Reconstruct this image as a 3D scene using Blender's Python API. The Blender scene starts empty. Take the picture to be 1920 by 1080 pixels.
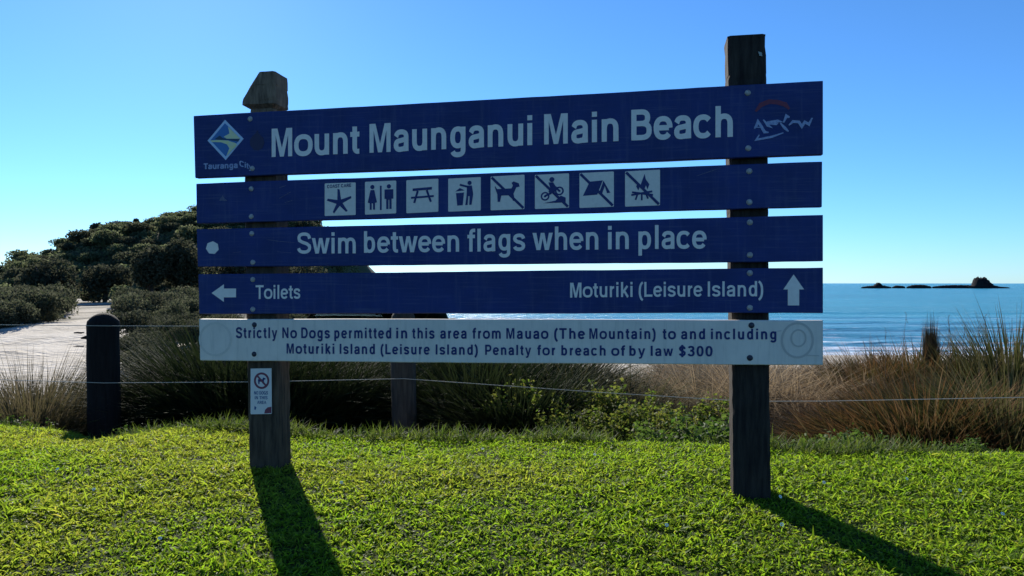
import bpy, bmesh, math, random
import numpy as np
from mathutils import Vector, Matrix
from mathutils.geometry import tessellate_polygon

S = bpy.context.scene
COL = S.collection
R = math.radians

# ------------------------------------------------------------------ camera, sky, sun
EYE = 1.55                       # eye height above the turf at the camera's feet
F = 1387.0                       # focal length in pixels of the 1920 px wide photograph
HORIZ = 531.0                    # pixel row of the horizon
cd = bpy.data.cameras.new('camera'); cam = bpy.data.objects.new('camera', cd); COL.objects.link(cam)
cam.location = (0, 0, EYE); cam.rotation_euler = (R(90), 0, 0)
cd.sensor_width = 36; cd.lens = F / 1920 * 36; cd.shift_y = -(540 - HORIZ) / 1920
cd.clip_start = 0.05; cd.clip_end = 40000
S.camera = cam

SUN_EL, SUN_AZ = R(25.0), R(-24.0)      # azimuth from +Y (view direction), negative = left
w = bpy.data.worlds.new('World'); S.world = w; w.use_nodes = True
nt = w.node_tree; nt.nodes.clear()
sky = nt.nodes.new('ShaderNodeTexSky'); sky.sky_type = 'NISHITA'; sky.sun_disc = False
sky.sun_elevation = SUN_EL; sky.sun_rotation = SUN_AZ
sky.altitude = 0; sky.air_density = 0.9; sky.dust_density = 0.06; sky.ozone_density = 10.0
bg = nt.nodes.new('ShaderNodeBackground'); bg.inputs['Strength'].default_value = 0.092
hs = nt.nodes.new('ShaderNodeVectorMath'); hs.operation = 'MULTIPLY'; hs.inputs[1].default_value = (0.94, 1.08, 1.085)
out = nt.nodes.new('ShaderNodeOutputWorld')
nt.links.new(sky.outputs[0], hs.inputs[0]); nt.links.new(hs.outputs[0], bg.inputs[0]); nt.links.new(bg.outputs[0], out.inputs[0])

ld = bpy.data.lights.new('sun', 'SUN'); ld.energy = 5.0; ld.angle = R(0.55); ld.color = (1.0, 0.94, 0.84)
sun = bpy.data.objects.new('sun', ld); COL.objects.link(sun)
to_sun = Vector((math.sin(SUN_AZ) * math.cos(SUN_EL), math.cos(SUN_AZ) * math.cos(SUN_EL), math.sin(SUN_EL)))
sun.rotation_euler = to_sun.to_track_quat('Z', 'Y').to_euler()
S.view_settings.view_transform = 'Standard'; S.view_settings.look = 'None'
S.view_settings.gamma = 1.0; S.view_settings.exposure = 0.85; S.view_settings.use_curve_mapping = False
S.cycles.use_denoising = True
S.cycles.max_bounces = 8; S.cycles.transparent_max_bounces = 8

# ------------------------------------------------------------------ helpers
def tag(o, label=None, cat=None, group=None, kind=None):
    if label: o['label'] = label
    if cat: o['category'] = cat
    if group: o['group'] = group
    if kind: o['kind'] = kind
    return o

def empty(name, loc, rz=0.0):
    o = bpy.data.objects.new(name, None); COL.objects.link(o)
    o.location = loc; o.rotation_euler = (0, 0, rz); o.empty_display_size = 0.2
    return o

def link(name, me, mats, parent=None):
    o = bpy.data.objects.new(name, me); COL.objects.link(o)
    for m in (mats if isinstance(mats, (list, tuple)) else [mats]):
        if m: me.materials.append(m)
    if parent: o.parent = parent
    return o

def np_mesh(name, V, faces, attrs=None, smooth=False, mat_idx=None):
    """V (n,3); faces (m,k) one size, numpy."""
    me = bpy.data.meshes.new(name)
    V = np.ascontiguousarray(V, dtype=np.float32); faces = np.ascontiguousarray(faces, dtype=np.int32)
    n, (m, k) = len(V), faces.shape
    me.vertices.add(n); me.vertices.foreach_set('co', V.ravel())
    me.loops.add(m * k); me.loops.foreach_set('vertex_index', faces.ravel())
    me.polygons.add(m); me.polygons.foreach_set('loop_start', np.arange(0, m * k, k, dtype=np.int32))
    try: me.polygons.foreach_set('loop_total', np.full(m, k, dtype=np.int32))
    except Exception: pass
    if smooth: me.polygons.foreach_set('use_smooth', np.ones(m, dtype=bool))
    if mat_idx is not None: me.polygons.foreach_set('material_index', np.ascontiguousarray(mat_idx, dtype=np.int32))
    for a, d in (attrs or {}).items():
        at = me.attributes.new(a, 'FLOAT', 'POINT'); at.data.foreach_set('value', np.ascontiguousarray(d, dtype=np.float32))
    me.update(calc_edges=True); me.validate()
    return me

class Poly:
    """flat cut-outs collected into one mesh: 2-D outline in (x, z), front face at depth y (towards the camera is -y)."""
    def __init__(s): s.v = []; s.f = []; s.m = []
    def add(s, pts, y=0.0, th=0.0008, m=0, holes=()):
        loops = [[Vector((p[0], p[1], 0)) for p in pts]] + [[Vector((p[0], p[1], 0)) for p in h] for h in holes]
        flat = [p for l in loops for p in l]
        tris = tessellate_polygon(loops)
        b = len(s.v)
        for p in flat: s.v.append((p[0], y, p[1]))
        for t in tris:
            a, c, d = (flat[i] for i in t)
            area = (c[0]-a[0])*(d[1]-a[1]) - (c[1]-a[1])*(d[0]-a[0])
            t = tuple(t) if area > 0 else tuple(reversed(t))
            s.f.append(tuple(b + i for i in t)); s.m.append(m)
        # rim
        n = len(flat); 
        for p in flat: s.v.append((p[0], y + th, p[1]))
        o = 0
        for l in loops:
            k = len(l)
            for i in range(k):
                j = (i + 1) % k
                s.f.append((b + o + i, b + o + j, b + n + o + j, b + n + o + i)); s.m.append(m)
            o += k
    def stroke(s, pts, wd, y=0.0, m=0, th=0.0008, taper=False):
        q = strip(pts, lambda nx, ny: wd / 2, taper)
        s.add(q, y, th, m)
    def build(s, name, mats, parent=None):
        me = bpy.data.meshes.new(name); me.from_pydata(s.v, [], s.f); me.update()
        me.polygons.foreach_set('material_index', s.m)
        o = bpy.data.objects.new(name, me); COL.objects.link(o)
        for q in (mats if isinstance(mats, (list, tuple)) else [mats]): me.materials.append(q)
        if parent: o.parent = parent
        return o

def strip(pts, half, taper=False):
    pts = [np.array(p, float) for p in pts]
    L, Rr = [], []
    n = len(pts)
    for i, p in enumerate(pts):
        a = pts[max(i-1, 0)]; b = pts[min(i+1, n-1)]
        d0 = p - a if i > 0 else b - p
        d1 = b - p if i < n-1 else p - a
        d0 = d0 / (np.linalg.norm(d0) + 1e-9); d1 = d1 / (np.linalg.norm(d1) + 1e-9)
        n0 = np.array((-d0[1], d0[0])); n1 = np.array((-d1[1], d1[0]))
        nn = n0 + n1; ln = np.linalg.norm(nn)
        nn = nn / ln if ln > 1e-6 else n0
        h = half(nn[0], nn[1]) / max(0.5, float(np.dot(nn, n0)))
        if taper and (i == 0 or i == n-1): h *= 0.45
        L.append(tuple(p + nn * h)); Rr.append(tuple(p - nn * h))
    return L + Rr[::-1]

def ell(cx, cy, rx, ry, a0=0, a1=360, n=16, e=2.0):
    r = []
    for i in range(n + 1):
        t = R(a0 + (a1 - a0) * i / n); c, s_ = math.cos(t), math.sin(t)
        r.append((cx + rx * math.copysign(abs(c) ** (2/e), c), cy + ry * math.copysign(abs(s_) ** (2/e), s_)))
    return r

def tube_mesh(bm, pts, rads, n=8, cap=True):
    prev = None; pts = [Vector(p) for p in pts]
    rings = []
    for i, p in enumerate(pts):
        d = (pts[min(i+1, len(pts)-1)] - pts[max(i-1, 0)]).normalized()
        up = Vector((0, 0, 1)) if abs(d.z) < 0.9 else Vector((1, 0, 0))
        a = d.cross(up).normalized(); b = d.cross(a).normalized()
        rings.append([bm.verts.new(p + (a * math.cos(2*math.pi*k/n) + b * math.sin(2*math.pi*k/n)) * rads[i]) for k in range(n)])
    for r0, r1 in zip(rings, rings[1:]):
        for k in range(n):
            f = bm.faces.new((r0[k], r0[(k+1) % n], r1[(k+1) % n], r1[k])); f.smooth = True
    if cap:
        bm.faces.new(rings[0][::-1]); bm.faces.new(rings[-1])

def bm_obj(name, bm, mats, parent=None):
    bmesh.ops.recalc_face_normals(bm, faces=bm.faces)
    me = bpy.data.meshes.new(name); bm.to_mesh(me); bm.free()
    return link(name, me, mats, parent)

def sm(a, b, x):
    t = np.clip((x - a) / (b - a), 0, 1); return t * t * (3 - 2 * t)

def vnoise(x, y, seed=0):
    """smooth value noise, numpy"""
    xi = np.floor(x).astype(np.int64); yi = np.floor(y).astype(np.int64); fx = x - xi; fy = y - yi
    fx = fx*fx*(3-2*fx); fy = fy*fy*(3-2*fy)
    def h(a, b):
        k = (a * 374761393 + b * 668265263 + seed * 144665) & 0x7fffffff
        k = ((k ^ (k >> 13)) * 1274126177) & 0x7fffffff
        return (k & 0xffff) / 65535.0
    return (h(xi, yi)*(1-fx) + h(xi+1, yi)*fx)*(1-fy) + (h(xi, yi+1)*(1-fx) + h(xi+1, yi+1)*fx)*fy

# ------------------------------------------------------------------ materials
def mat(name, col, rough=0.7, var=0.0, scale=20, col2=None, bump=0.0, bscale=60, stretch=None, spec=0.5, detail=5):
    m = bpy.data.materials.new(name); m.use_nodes = True
    t = m.node_tree; b = t.nodes['Principled BSDF']; b.inputs['Roughness'].default_value = rough
    b.inputs['Specular IOR Level'].default_value = spec
    b.inputs['Base Color'].default_value = (*col, 1)
    if var or col2 or bump:
        tc = t.nodes.new('ShaderNodeTexCoord'); src = tc.outputs['Object']
        if stretch:
            mp = t.nodes.new('ShaderNodeMapping'); mp.inputs['Scale'].default_value = stretch
            t.links.new(src, mp.inputs[0]); src = mp.outputs[0]
    if col2 or var:
        n = t.nodes.new('ShaderNodeTexNoise'); n.inputs['Scale'].default_value = scale; n.inputs['Detail'].default_value = detail
        n.inputs['Roughness'].default_value = 0.65
        t.links.new(src, n.inputs['Vector'])
        r = t.nodes.new('ShaderNodeValToRGB'); r.color_ramp.elements[0].position = 0.35; r.color_ramp.elements[1].position = 0.68
        c2 = col2 or tuple(c * (1 - var) for c in col)
        r.color_ramp.elements[0].color = (*c2, 1); r.color_ramp.elements[1].color = (*col, 1)
        t.links.new(n.outputs[0], r.inputs[0]); t.links.new(r.outputs[0], b.inputs['Base Color'])
    if bump:
        n2 = t.nodes.new('ShaderNodeTexNoise'); n2.inputs['Scale'].default_value = bscale; n2.inputs['Detail'].default_value = 6
        t.links.new(src, n2.inputs['Vector'])
        bp = t.nodes.new('ShaderNodeBump'); bp.inputs['Strength'].default_value = bump; bp.inputs['Distance'].default_value = 0.01
        t.links.new(n2.outputs[0], bp.inputs['Height']); t.links.new(bp.outputs[0], b.inputs['Normal'])
    return m

def streaks(m, col, amt, scale=(30, 30, 2.2)):
    t = m.node_tree; b = t.nodes['Principled BSDF']; l = b.inputs['Base Color'].links[0]; src = l.from_socket
    tc = t.nodes.new('ShaderNodeTexCoord'); mp = t.nodes.new('ShaderNodeMapping'); mp.inputs['Scale'].default_value = scale
    n = t.nodes.new('ShaderNodeTexNoise'); n.inputs['Scale'].default_value = 1.0; n.inputs['Detail'].default_value = 6; n.inputs['Roughness'].default_value = 0.7
    r = t.nodes.new('ShaderNodeValToRGB'); r.color_ramp.elements[0].position = 0.52; r.color_ramp.elements[1].position = 0.80
    r.color_ramp.elements[0].color = (0, 0, 0, 1); r.color_ramp.elements[1].color = (amt, amt, amt, 1)
    mx = t.nodes.new('ShaderNodeMix'); mx.data_type = 'RGBA'; mx.inputs[7].default_value = (*col, 1)
    t.links.new(tc.outputs['Object'], mp.inputs[0]); t.links.new(mp.outputs[0], n.inputs['Vector']); t.links.new(n.outputs[0], r.inputs[0])
    t.links.new(r.outputs[0], mx.inputs[0]); t.links.new(src, mx.inputs[6]); t.links.new(mx.outputs[2], b.inputs['Base Color'])

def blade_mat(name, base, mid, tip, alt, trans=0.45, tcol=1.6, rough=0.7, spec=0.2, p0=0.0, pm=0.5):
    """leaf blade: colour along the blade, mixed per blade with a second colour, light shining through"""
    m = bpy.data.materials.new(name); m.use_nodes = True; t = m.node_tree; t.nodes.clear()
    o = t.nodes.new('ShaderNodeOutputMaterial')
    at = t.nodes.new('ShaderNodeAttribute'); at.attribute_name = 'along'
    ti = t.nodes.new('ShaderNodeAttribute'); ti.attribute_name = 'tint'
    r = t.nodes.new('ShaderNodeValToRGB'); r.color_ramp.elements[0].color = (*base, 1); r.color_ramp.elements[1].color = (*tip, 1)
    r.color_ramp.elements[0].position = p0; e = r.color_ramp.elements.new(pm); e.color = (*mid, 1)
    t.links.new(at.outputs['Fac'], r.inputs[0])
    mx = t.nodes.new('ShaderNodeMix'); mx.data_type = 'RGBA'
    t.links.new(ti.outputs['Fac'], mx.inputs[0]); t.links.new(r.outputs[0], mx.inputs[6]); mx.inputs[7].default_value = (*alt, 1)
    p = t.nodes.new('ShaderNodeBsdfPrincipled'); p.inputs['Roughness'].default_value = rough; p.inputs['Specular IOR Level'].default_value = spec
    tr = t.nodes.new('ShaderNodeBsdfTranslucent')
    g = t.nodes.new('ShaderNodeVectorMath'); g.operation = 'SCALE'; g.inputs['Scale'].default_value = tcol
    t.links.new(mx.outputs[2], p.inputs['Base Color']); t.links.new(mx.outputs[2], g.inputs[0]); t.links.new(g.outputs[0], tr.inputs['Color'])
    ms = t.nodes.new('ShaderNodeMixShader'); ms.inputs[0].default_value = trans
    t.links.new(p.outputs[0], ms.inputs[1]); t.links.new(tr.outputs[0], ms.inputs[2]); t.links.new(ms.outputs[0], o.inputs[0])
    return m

M = {}
M['blue'] = mat('blue_board_paint', (0.015, 0.032, 0.150), 0.66, scale=3.5, col2=(0.011, 0.024, 0.105), bump=0.08, bscale=40, spec=0.3)
M['white'] = mat('white_board_paint', (0.78, 0.67, 0.55), 0.65, scale=5, col2=(0.67, 0.58, 0.48), bump=0.06, bscale=40, spec=0.3)
M['letter'] = mat('white_vinyl', (0.84, 0.74, 0.64), 0.6, scale=30, col2=(0.75, 0.66, 0.57), spec=0.2)
M['navy'] = mat('navy_vinyl', (0.012, 0.02, 0.10), 0.55, scale=60, col2=(0.02, 0.035, 0.14), spec=0.3)
M['timber'] = mat('weathered_timber', (0.105, 0.075, 0.050), 0.92, scale=6, col2=(0.032, 0.024, 0.018), bump=0.7, bscale=14, stretch=(6, 6, 0.6), spec=0.15)
M['timber_dark'] = mat('dark_weathered_timber', (0.050, 0.040, 0.031), 0.92, scale=6, col2=(0.016, 0.013, 0.012), bump=0.7, bscale=14, stretch=(6, 6, 0.6), spec=0.12)
M['timber_top'] = mat('bleached_timber', (0.27, 0.18, 0.115), 0.9, scale=7, col2=(0.10, 0.068, 0.045), bump=0.9, bscale=16, stretch=(5, 5, 1.0), spec=0.15)
streaks(M['blue'], (0.10, 0.11, 0.19), 0.45); streaks(M['blue'], (0.13, 0.14, 0.2), 0.5, (3, 3, 90)); streaks(M['white'], (0.28, 0.25, 0.20), 0.5)
M['lichen'] = mat('lichen', (0.34, 0.35, 0.30), 0.95)
M['log'] = mat('tarred_log', (0.014, 0.013, 0.012), 0.92, scale=8, col2=(0.007, 0.0065, 0.006), bump=0.6, bscale=18, stretch=(4, 4, 0.5), spec=0.15)
M['greylog'] = mat('grey_log', (0.062, 0.056, 0.045), 0.9, scale=8, col2=(0.032, 0.029, 0.024), bump=0.6, bscale=18, stretch=(4, 4, 0.5), spec=0.15)
M['bolt'] = mat('galvanised_bolt', (0.42, 0.40, 0.38), 0.5, scale=90, col2=(0.25, 0.2, 0.16))
M['darkbolt'] = mat('dark_bolt', (0.012, 0.014, 0.03), 0.5)
M['wire'] = mat('fence_wire', (0.36, 0.34, 0.27), 0.8)
M['red'] = mat('red_print', (0.30, 0.03, 0.05), 0.6)
M['dullred'] = mat('faded_red_paint', (0.20, 0.014, 0.03), 0.6, scale=120, col2=(0.10, 0.012, 0.04))
M['scrawl'] = mat('marker_scrawl', (0.36, 0.40, 0.52), 0.6, scale=100, col2=(0.20, 0.24, 0.40))
M['logo_blue'] = mat('emblem_blue', (0.035, 0.15, 0.36), 0.6)
M['logo_teal'] = mat('emblem_teal', (0.008, 0.045, 0.085), 0.6)
M['logo_sand'] = mat('emblem_sand', (0.72, 0.66, 0.26), 0.6, scale=60, col2=(0.60, 0.62, 0.42))
M['logo_edge'] = mat('emblem_edge', (0.46, 0.56, 0.68), 0.6)
M['stain'] = mat('dark_sticker', (0.014, 0.012, 0.05), 0.6)
M['ghost'] = mat('sticker_ghost', (0.57, 0.50, 0.41), 0.7, scale=60, col2=(0.65, 0.57, 0.47))
M['plate'] = mat('white_plate', (0.66, 0.60, 0.54), 0.6)

# ------------------------------------------------------------------ ground
def crest(x):                       # distance at which the turf bank ends, seen from the camera side
    return 5.35 - 0.14 * x + 0.06 * np.sin(x * 2.1 + 0.6) + 0.03 * np.sin(x * 5.3)

def ground(x, y):
    x = np.asarray(x, float); y = np.asarray(y, float)
    z = -1.165 - 0.072 * np.clip(4.4 - y, -0.2, 30)
    z = z + 0.02 * (vnoise(x*1.3 + 9, y*1.3, 3) - 0.5) + 0.012 * (vnoise(x*4, y*4 + 7, 5) - 0.5)
    c = crest(x)
    z = z - 0.72 * sm(-0.05, 1.7, y - c) + 0.0
    # worn hollow in front of the round fence post
    z = z - 0.20 * np.exp(-(((x + 3.25) / 0.28) ** 2 + ((y - 5.95) / 0.35) ** 2))
    ratio = x / np.maximum(np.abs(y), 3.0)
    wr = sm(-0.40, -0.20, ratio)
    t = np.clip((y - 15) / (54.0 - 15), 0, 8)
    sea_side = -3.35 * np.minimum(t, 1.3)
    z = z + wr * sea_side
    dune = sm(7.0, 9.0, y)
    z = z + dune * (0.30 * (vnoise(x*0.35, y*0.35, 11) - 0.5) + 0.10 * (vnoise(x*1.1, y*1.1, 12) - 0.5)) * (1 - 0.8 * wr * sm(18, 40, y))
    z = z + dune * (1 - wr) * sm(30, 62, y) * 0.25
    z = z - 9 * sm(170, 260, y) * (1 - wr)
    return z + EYE

def axis(lo, hi, fine_lo, fine_hi, df, grow=1.16):
    mid = list(np.arange(fine_lo, fine_hi + 1e-6, df)); a = []; v = fine_lo; d = df
    while v > lo: d *= grow; v -= d; a.append(v)
    b = []; v = fine_hi; d = df
    while v < hi: d *= grow; v += d; b.append(v)
    return np.array(a[::-1] + mid + b)

def grid_mesh(name, X, Y, Z, attrs=None, smooth=True):
    ny, nx = X.shape
    V = np.stack([X, Y, Z], -1).reshape(-1, 3)
    i = np.arange(ny - 1)[:, None] * nx + np.arange(nx - 1)[None]
    Fc = np.stack([i, i + 1, i + nx + 1, i + nx], -1).reshape(-1, 4)
    return np_mesh(name, V, Fc, attrs, smooth)

def ground_mat():
    m = bpy.data.materials.new('sand_and_soil'); m.use_nodes = True; t = m.node_tree; b = t.nodes['Principled BSDF']
    b.inputs['Roughness'].default_value = 0.95; b.inputs['Specular IOR Level'].default_value = 0.1
    g = t.nodes.new('ShaderNodeNewGeometry')
    n = t.nodes.new('ShaderNodeTexNoise'); n.inputs['Scale'].default_value = 1.2; n.inputs['Detail'].default_value = 8
    t.links.new(g.outputs['Position'], n.inputs['Vector'])
    r = t.nodes.new('ShaderNodeValToRGB')
    r.color_ramp.elements[0].position = 0.3; r.color_ramp.elements[0].color = (0.34, 0.30, 0.24, 1)
    r.color_ramp.elements[1].position = 0.65; r.color_ramp.elements[1].color = (0.50, 0.455, 0.385, 1)
    t.links.new(n.outputs[0], r.inputs[0])
    n2 = t.nodes.new('ShaderNodeTexNoise'); n2.inputs['Scale'].default_value = 9; n2.inputs['Detail'].default_value = 6
    t.links.new(g.outputs['Position'], n2.inputs['Vector'])
    r2 = t.nodes.new('ShaderNodeValToRGB')
    r2.color_ramp.elements[0].color = (0.014, 0.022, 0.003, 1); r2.color_ramp.elements[1].color = (0.034, 0.048, 0.007, 1)
    t.links.new(n2.outputs[0], r2.inputs[0])
    at = t.nodes.new('ShaderNodeAttribute'); at.attribute_name = 'turf'
    mx = t.nodes.new('ShaderNodeMix'); mx.data_type = 'RGBA'
    t.links.new(at.outputs['Fac'], mx.inputs[0]); t.links.new(r.outputs[0], mx.inputs[6]); t.links.new(r2.outputs[0], mx.inputs[7])
    at2 = t.nodes.new('ShaderNodeAttribute'); at2.attribute_name = 'scrub'
    mx2 = t.nodes.new('ShaderNodeMix'); mx2.data_type = 'RGBA'
    t.links.new(at2.outputs['Fac'], mx2.inputs[0]); t.links.new(mx.outputs[2], mx2.inputs[6]); mx2.inputs[7].default_value = (0.055, 0.05, 0.035, 1)
    t.links.new(mx2.outputs[2], b.inputs['Base Color'])
    n3 = t.nodes.new('ShaderNodeTexNoise'); n3.inputs['Scale'].default_value = 3.5; n3.inputs['Detail'].default_value = 5
    t.links.new(g.outputs['Position'], n3.inputs['Vector'])
    bp = t.nodes.new('ShaderNodeBump'); bp.inputs['Strength'].default_value = 0.9; bp.inputs['Distance'].default_value = 0.16
    t.links.new(n3.outputs[0], bp.inputs['Height']); t.links.new(bp.outputs[0], b.inputs['Normal'])
    return m

xa = axis(-900, 900, -6, 6, 0.12, 1.13); ya = axis(-300, 900, 1.5, 10.0, 0.10, 1.10)
X, Y = np.meshgrid(xa, ya)
Z = ground(X, Y)
turf = 1 - sm(0.2, 0.9, Y - crest(X) + 0.3 * (vnoise(X*2, Y*2, 21) - 0.5))
def scrub_mask(x, y):
    """where the dune behind the fence is covered in scrub, not bare sand"""
    px = 960 + F * x / np.maximum(y, 0.1)
    far = sm(33, 37, y)
    path = np.exp(-((px - (176 - 0.0 * y)) / 42) ** 2)                      # the sandy track through the scrub
    left_scrub = far * (1 - sm(0.25, 0.6, path)) * (1 - sm(-0.25, -0.2, x / np.maximum(y, 0.1)))
    near = sm(6.3, 7.2, y) * (1 - sm(13, 17, y)) * sm(-0.55, -0.47, x / np.maximum(y, 0.1)) * (1 - 0.6 * sm(0.0, 0.15, x / np.maximum(y, 0.1)) * sm(8, 9, y))
    return np.maximum(left_scrub, near)
scrub = scrub_mask(X, Y) * (Y > 0)
o = link('ground', grid_mesh('ground', X, Y, Z, {'turf': turf.ravel(), 'scrub': scrub.ravel()}), ground_mat()); tag(o, kind='structure')

# ------------------------------------------------------------------ sea
SEA = EYE - 5.0
def sea_mat():
    m = bpy.data.materials.new('sea_water'); m.use_nodes = True; t = m.node_tree; b = t.nodes['Principled BSDF']
    b.inputs['Roughness'].default_value = 0.22; b.inputs['IOR'].default_value = 1.33
    g = t.nodes.new('ShaderNodeNewGeometry')
    mp = t.nodes.new('ShaderNodeMapping'); mp.inputs['Scale'].default_value = (0.25, 1.0, 1.0)
    t.links.new(g.outputs['Position'], mp.inputs[0])
    n = t.nodes.new('ShaderNodeTexNoise'); n.inputs['Scale'].default_value = 0.55; n.inputs['Detail'].default_value = 7; n.inputs['Roughness'].default_value = 0.6
    t.links.new(mp.outputs[0], n.inputs['Vector'])
    bp = t.nodes.new('ShaderNodeBump'); bp.inputs['Strength'].default_value = 1.0; bp.inputs['Distance'].default_value = 1.6
    t.links.new(n.outputs[0], bp.inputs['Height']); t.links.new(bp.outputs[0], b.inputs['Normal'])
    at = t.nodes.new('ShaderNodeAttribute'); at.attribute_name = 'shallow_sheen'
    n2 = t.nodes.new('ShaderNodeTexNoise'); n2.inputs['Scale'].default_value = 0.05; n2.inputs['Detail'].default_value = 4
    t.links.new(mp.outputs[0], n2.inputs['Vector'])
    r = t.nodes.new('ShaderNodeValToRGB'); r.color_ramp.elements[0].position = 0.35; r.color_ramp.elements[1].position = 0.65
    r.color_ramp.elements[0].color = (0.010, 0.18, 0.235, 1); r.color_ramp.elements[1].color = (0.018, 0.235, 0.30, 1)
    t.links.new(n2.outputs[0], r.inputs[0])
    mx = t.nodes.new('ShaderNodeMix'); mx.data_type = 'RGBA'
    t.links.new(at.outputs['Fac'], mx.inputs[0]); t.links.new(r.outputs[0], mx.inputs[6]); mx.inputs[7].default_value = (0.17, 0.36, 0.50, 1)  # paler shallows, plus sky-reflection bands put into the colour
    at2 = t.nodes.new('ShaderNodeAttribute'); at2.attribute_name = 'foam'
    n4 = t.nodes.new('ShaderNodeTexNoise'); n4.inputs['Scale'].default_value = 1.3; n4.inputs['Detail'].default_value = 6
    t.links.new(mp.outputs[0], n4.inputs['Vector'])
    ad = t.nodes.new('ShaderNodeMath'); ad.operation = 'MULTIPLY_ADD'; ad.inputs[1].default_value = 1.0
    sb = t.nodes.new('ShaderNodeMath'); sb.operation = 'MULTIPLY_ADD'; sb.inputs[1].default_value = 1.8; sb.inputs[2].default_value = -1.15
    t.links.new(n4.outputs[0], sb.inputs[0])
    t.links.new(at2.outputs['Fac'], ad.inputs[0]); t.links.new(sb.outputs[0], ad.inputs[2])
    ml = t.nodes.new('ShaderNodeMath'); ml.operation = 'MULTIPLY'; ml.inputs[1].default_value = 3.0; ml.use_clamp = True
    t.links.new(ad.outputs[0], ml.inputs[0])
    mx2 = t.nodes.new('ShaderNodeMix'); mx2.data_type = 'RGBA'
    t.links.new(ml.outputs[0], mx2.inputs[0]); t.links.new(mx.outputs[2], mx2.inputs[6]); mx2.inputs[7].default_value = (0.8, 0.82, 0.83, 1)
    t.links.new(mx2.outputs[2], b.inputs['Base Color'])
    return m
xs = axis(-9000, 9000, -40, 70, 1.6, 1.25)
ys = axis(44, 26000, 46, 130, 0.28, 1.2); ys = ys[ys >= 44]
X, Y = np.meshgrid(xs, ys)
Yw = Y + 1.6 * (vnoise(X*0.05, Y*0.03, 31) - 0.5) + 0.7 * (vnoise(X*0.2, Y*0.1, 32) - 0.5)
Zs = np.full_like(X, SEA); foam = 1.1 * np.exp(-((Yw - 51.6) / 1.5) ** 2) * (0.7 + 0.3 * np.sin(X * 0.6)); shallow_sheen = sm(125, 60, Y) * 0.2
for yc, amp, fo in ((53.0, 0.10, 0.9), (56.5, 0.18, 0.75), (61.5, 0.30, 0.55), (69.0, 0.36, 0.25), (79.0, 0.34, 0.15), (92.0, 0.3, 0.05), (107, 0.28, 0), (124, .25, 0)):
    wd = 0.9 + (yc - 50) * 0.02
    brk = sm(0.35, 0.6, vnoise(X*0.02 + yc, Y*0 + yc*1.7, 40))
    Zs += amp * np.exp(-((Yw - yc) / wd) ** 2) * (0.6 + 0.4 * brk) * (Y < 145)
    foam += fo * np.exp(-((Yw - yc + wd*0.6) / (wd*0.7)) ** 2) * (0.5 + 0.5 * brk)
    shallow_sheen += 0.42 * np.exp(-((Yw - yc + wd*2.4) / (wd*1.7)) ** 2) * (Y < 115)  # pale bands paint the sky's reflection on smoother water into its colour
o = link('sea', grid_mesh('sea', X, Y, Zs, {'foam': np.clip(foam, 0, 1).ravel(), 'shallow_sheen': np.clip(shallow_sheen, 0, 1).ravel()}), sea_mat()); tag(o, kind='structure')

# ------------------------------------------------------------------ hill
HY = 108.0
hp = np.array([(-900, 590), (-300, 575), (-60, 580), (20, 578), (60, 562), (110, 506), (170, 464), (260, 431), (330, 419), (370, 414), (450, 402), (540, 404),
               (595, 424), (630, 462), (664, 512), (705, 570), (770, 600)], float)
def hill_h(x, y):
    px = 960 + F * x / HY
    top = (HORIZ - np.interp(px, hp[:, 0], hp[:, 1])) / F * HY
    base = -2.4
    f = sm(72, HY, y) * (1 - sm(HY + 8, 165, y))
    h = base + (top - base) * f + (vnoise(x*0.16, y*0.16, 51) - 0.5) * 2.0 * f
    return h + EYE
xs = np.linspace(-210, -8, 130); ys = np.linspace(70, 168, 70)
X, Y = np.meshgrid(xs, ys)
m_hill = mat('hill_soil', (0.07, 0.065, 0.04), 0.95, scale=0.25, col2=(0.035, 0.04, 0.022), spec=0.1)
o = link('hill', grid_mesh('hill', X, Y, hill_h(X, Y)), m_hill); tag(o, kind='structure')

# ------------------------------------------------------------------ islets far out at sea
def rock(name, px0, px1, prof, D, seed, label):
    """prof: list of (t along 0-1, pixel height)"""
    r = np.random.default_rng(seed); n, mth = 70, 12
    t = np.linspace(0, 1, n); hts = np.interp(t, [p[0] for p in prof], [p[1] for p in prof]) * 0.80 / F * D
    x0, x1 = (px0 - 960) / F * D, (px1 - 960) / F * D
    V = []
    for i in range(n):
        for j in range(mth):
            a = math.pi * j / (mth - 1)
            k = 1 + 0.34 * (r.random() - 0.5)
            dep = 1.2 + hts[i] * 0.35 + 1.5 * math.sin(math.pi * t[i])
            V.append((x0 + (x1 - x0) * t[i] - (x0 + x1) / 2, -math.cos(a) * dep * k, math.sin(a) ** 0.6 * hts[i] * (k if 0 < j < mth - 1 else 1) - 0.4))
    i = np.arange(n - 1)[:, None] * mth + np.arange(mth - 1)[None]
    Fc = np.stack([i, i + mth, i + mth + 1, i + 1], -1).reshape(-1, 4)
    o = link(name, np_mesh(name, np.array(V), Fc), M['rock']); o.location = ((x0 + x1) / 2, D, SEA)
    return tag(o, label, 'rock', 'reef rocks out at sea')
M['rock'] = mat('dark_rock', (0.030, 0.029, 0.030), 0.95, scale=0.5, col2=(0.010, 0.010, 0.012), spec=0.05)
RD = 720
rock('reef_rock', 1616, 1670, [(0, 4), (0.2, 6), (0.42, 7), (0.52, 13), (0.6, 13), (0.70, 8), (0.85, 6), (1, 4)], RD, 1, 'low dark reef with a small knob, nearest the sign on the sea')
rock('reef_rock', 1674, 1696, [(0, 4), (0.3, 7), (0.7, 6), (1, 5)], RD + 12, 2, 'short flat reef between the small knob and the middle reef')
rock('reef_rock', 1701, 1745, [(0, 5), (0.2, 8), (0.5, 9), (0.8, 8), (1, 5)], RD - 6, 3, 'long flat dark reef in the middle of the row')
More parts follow.
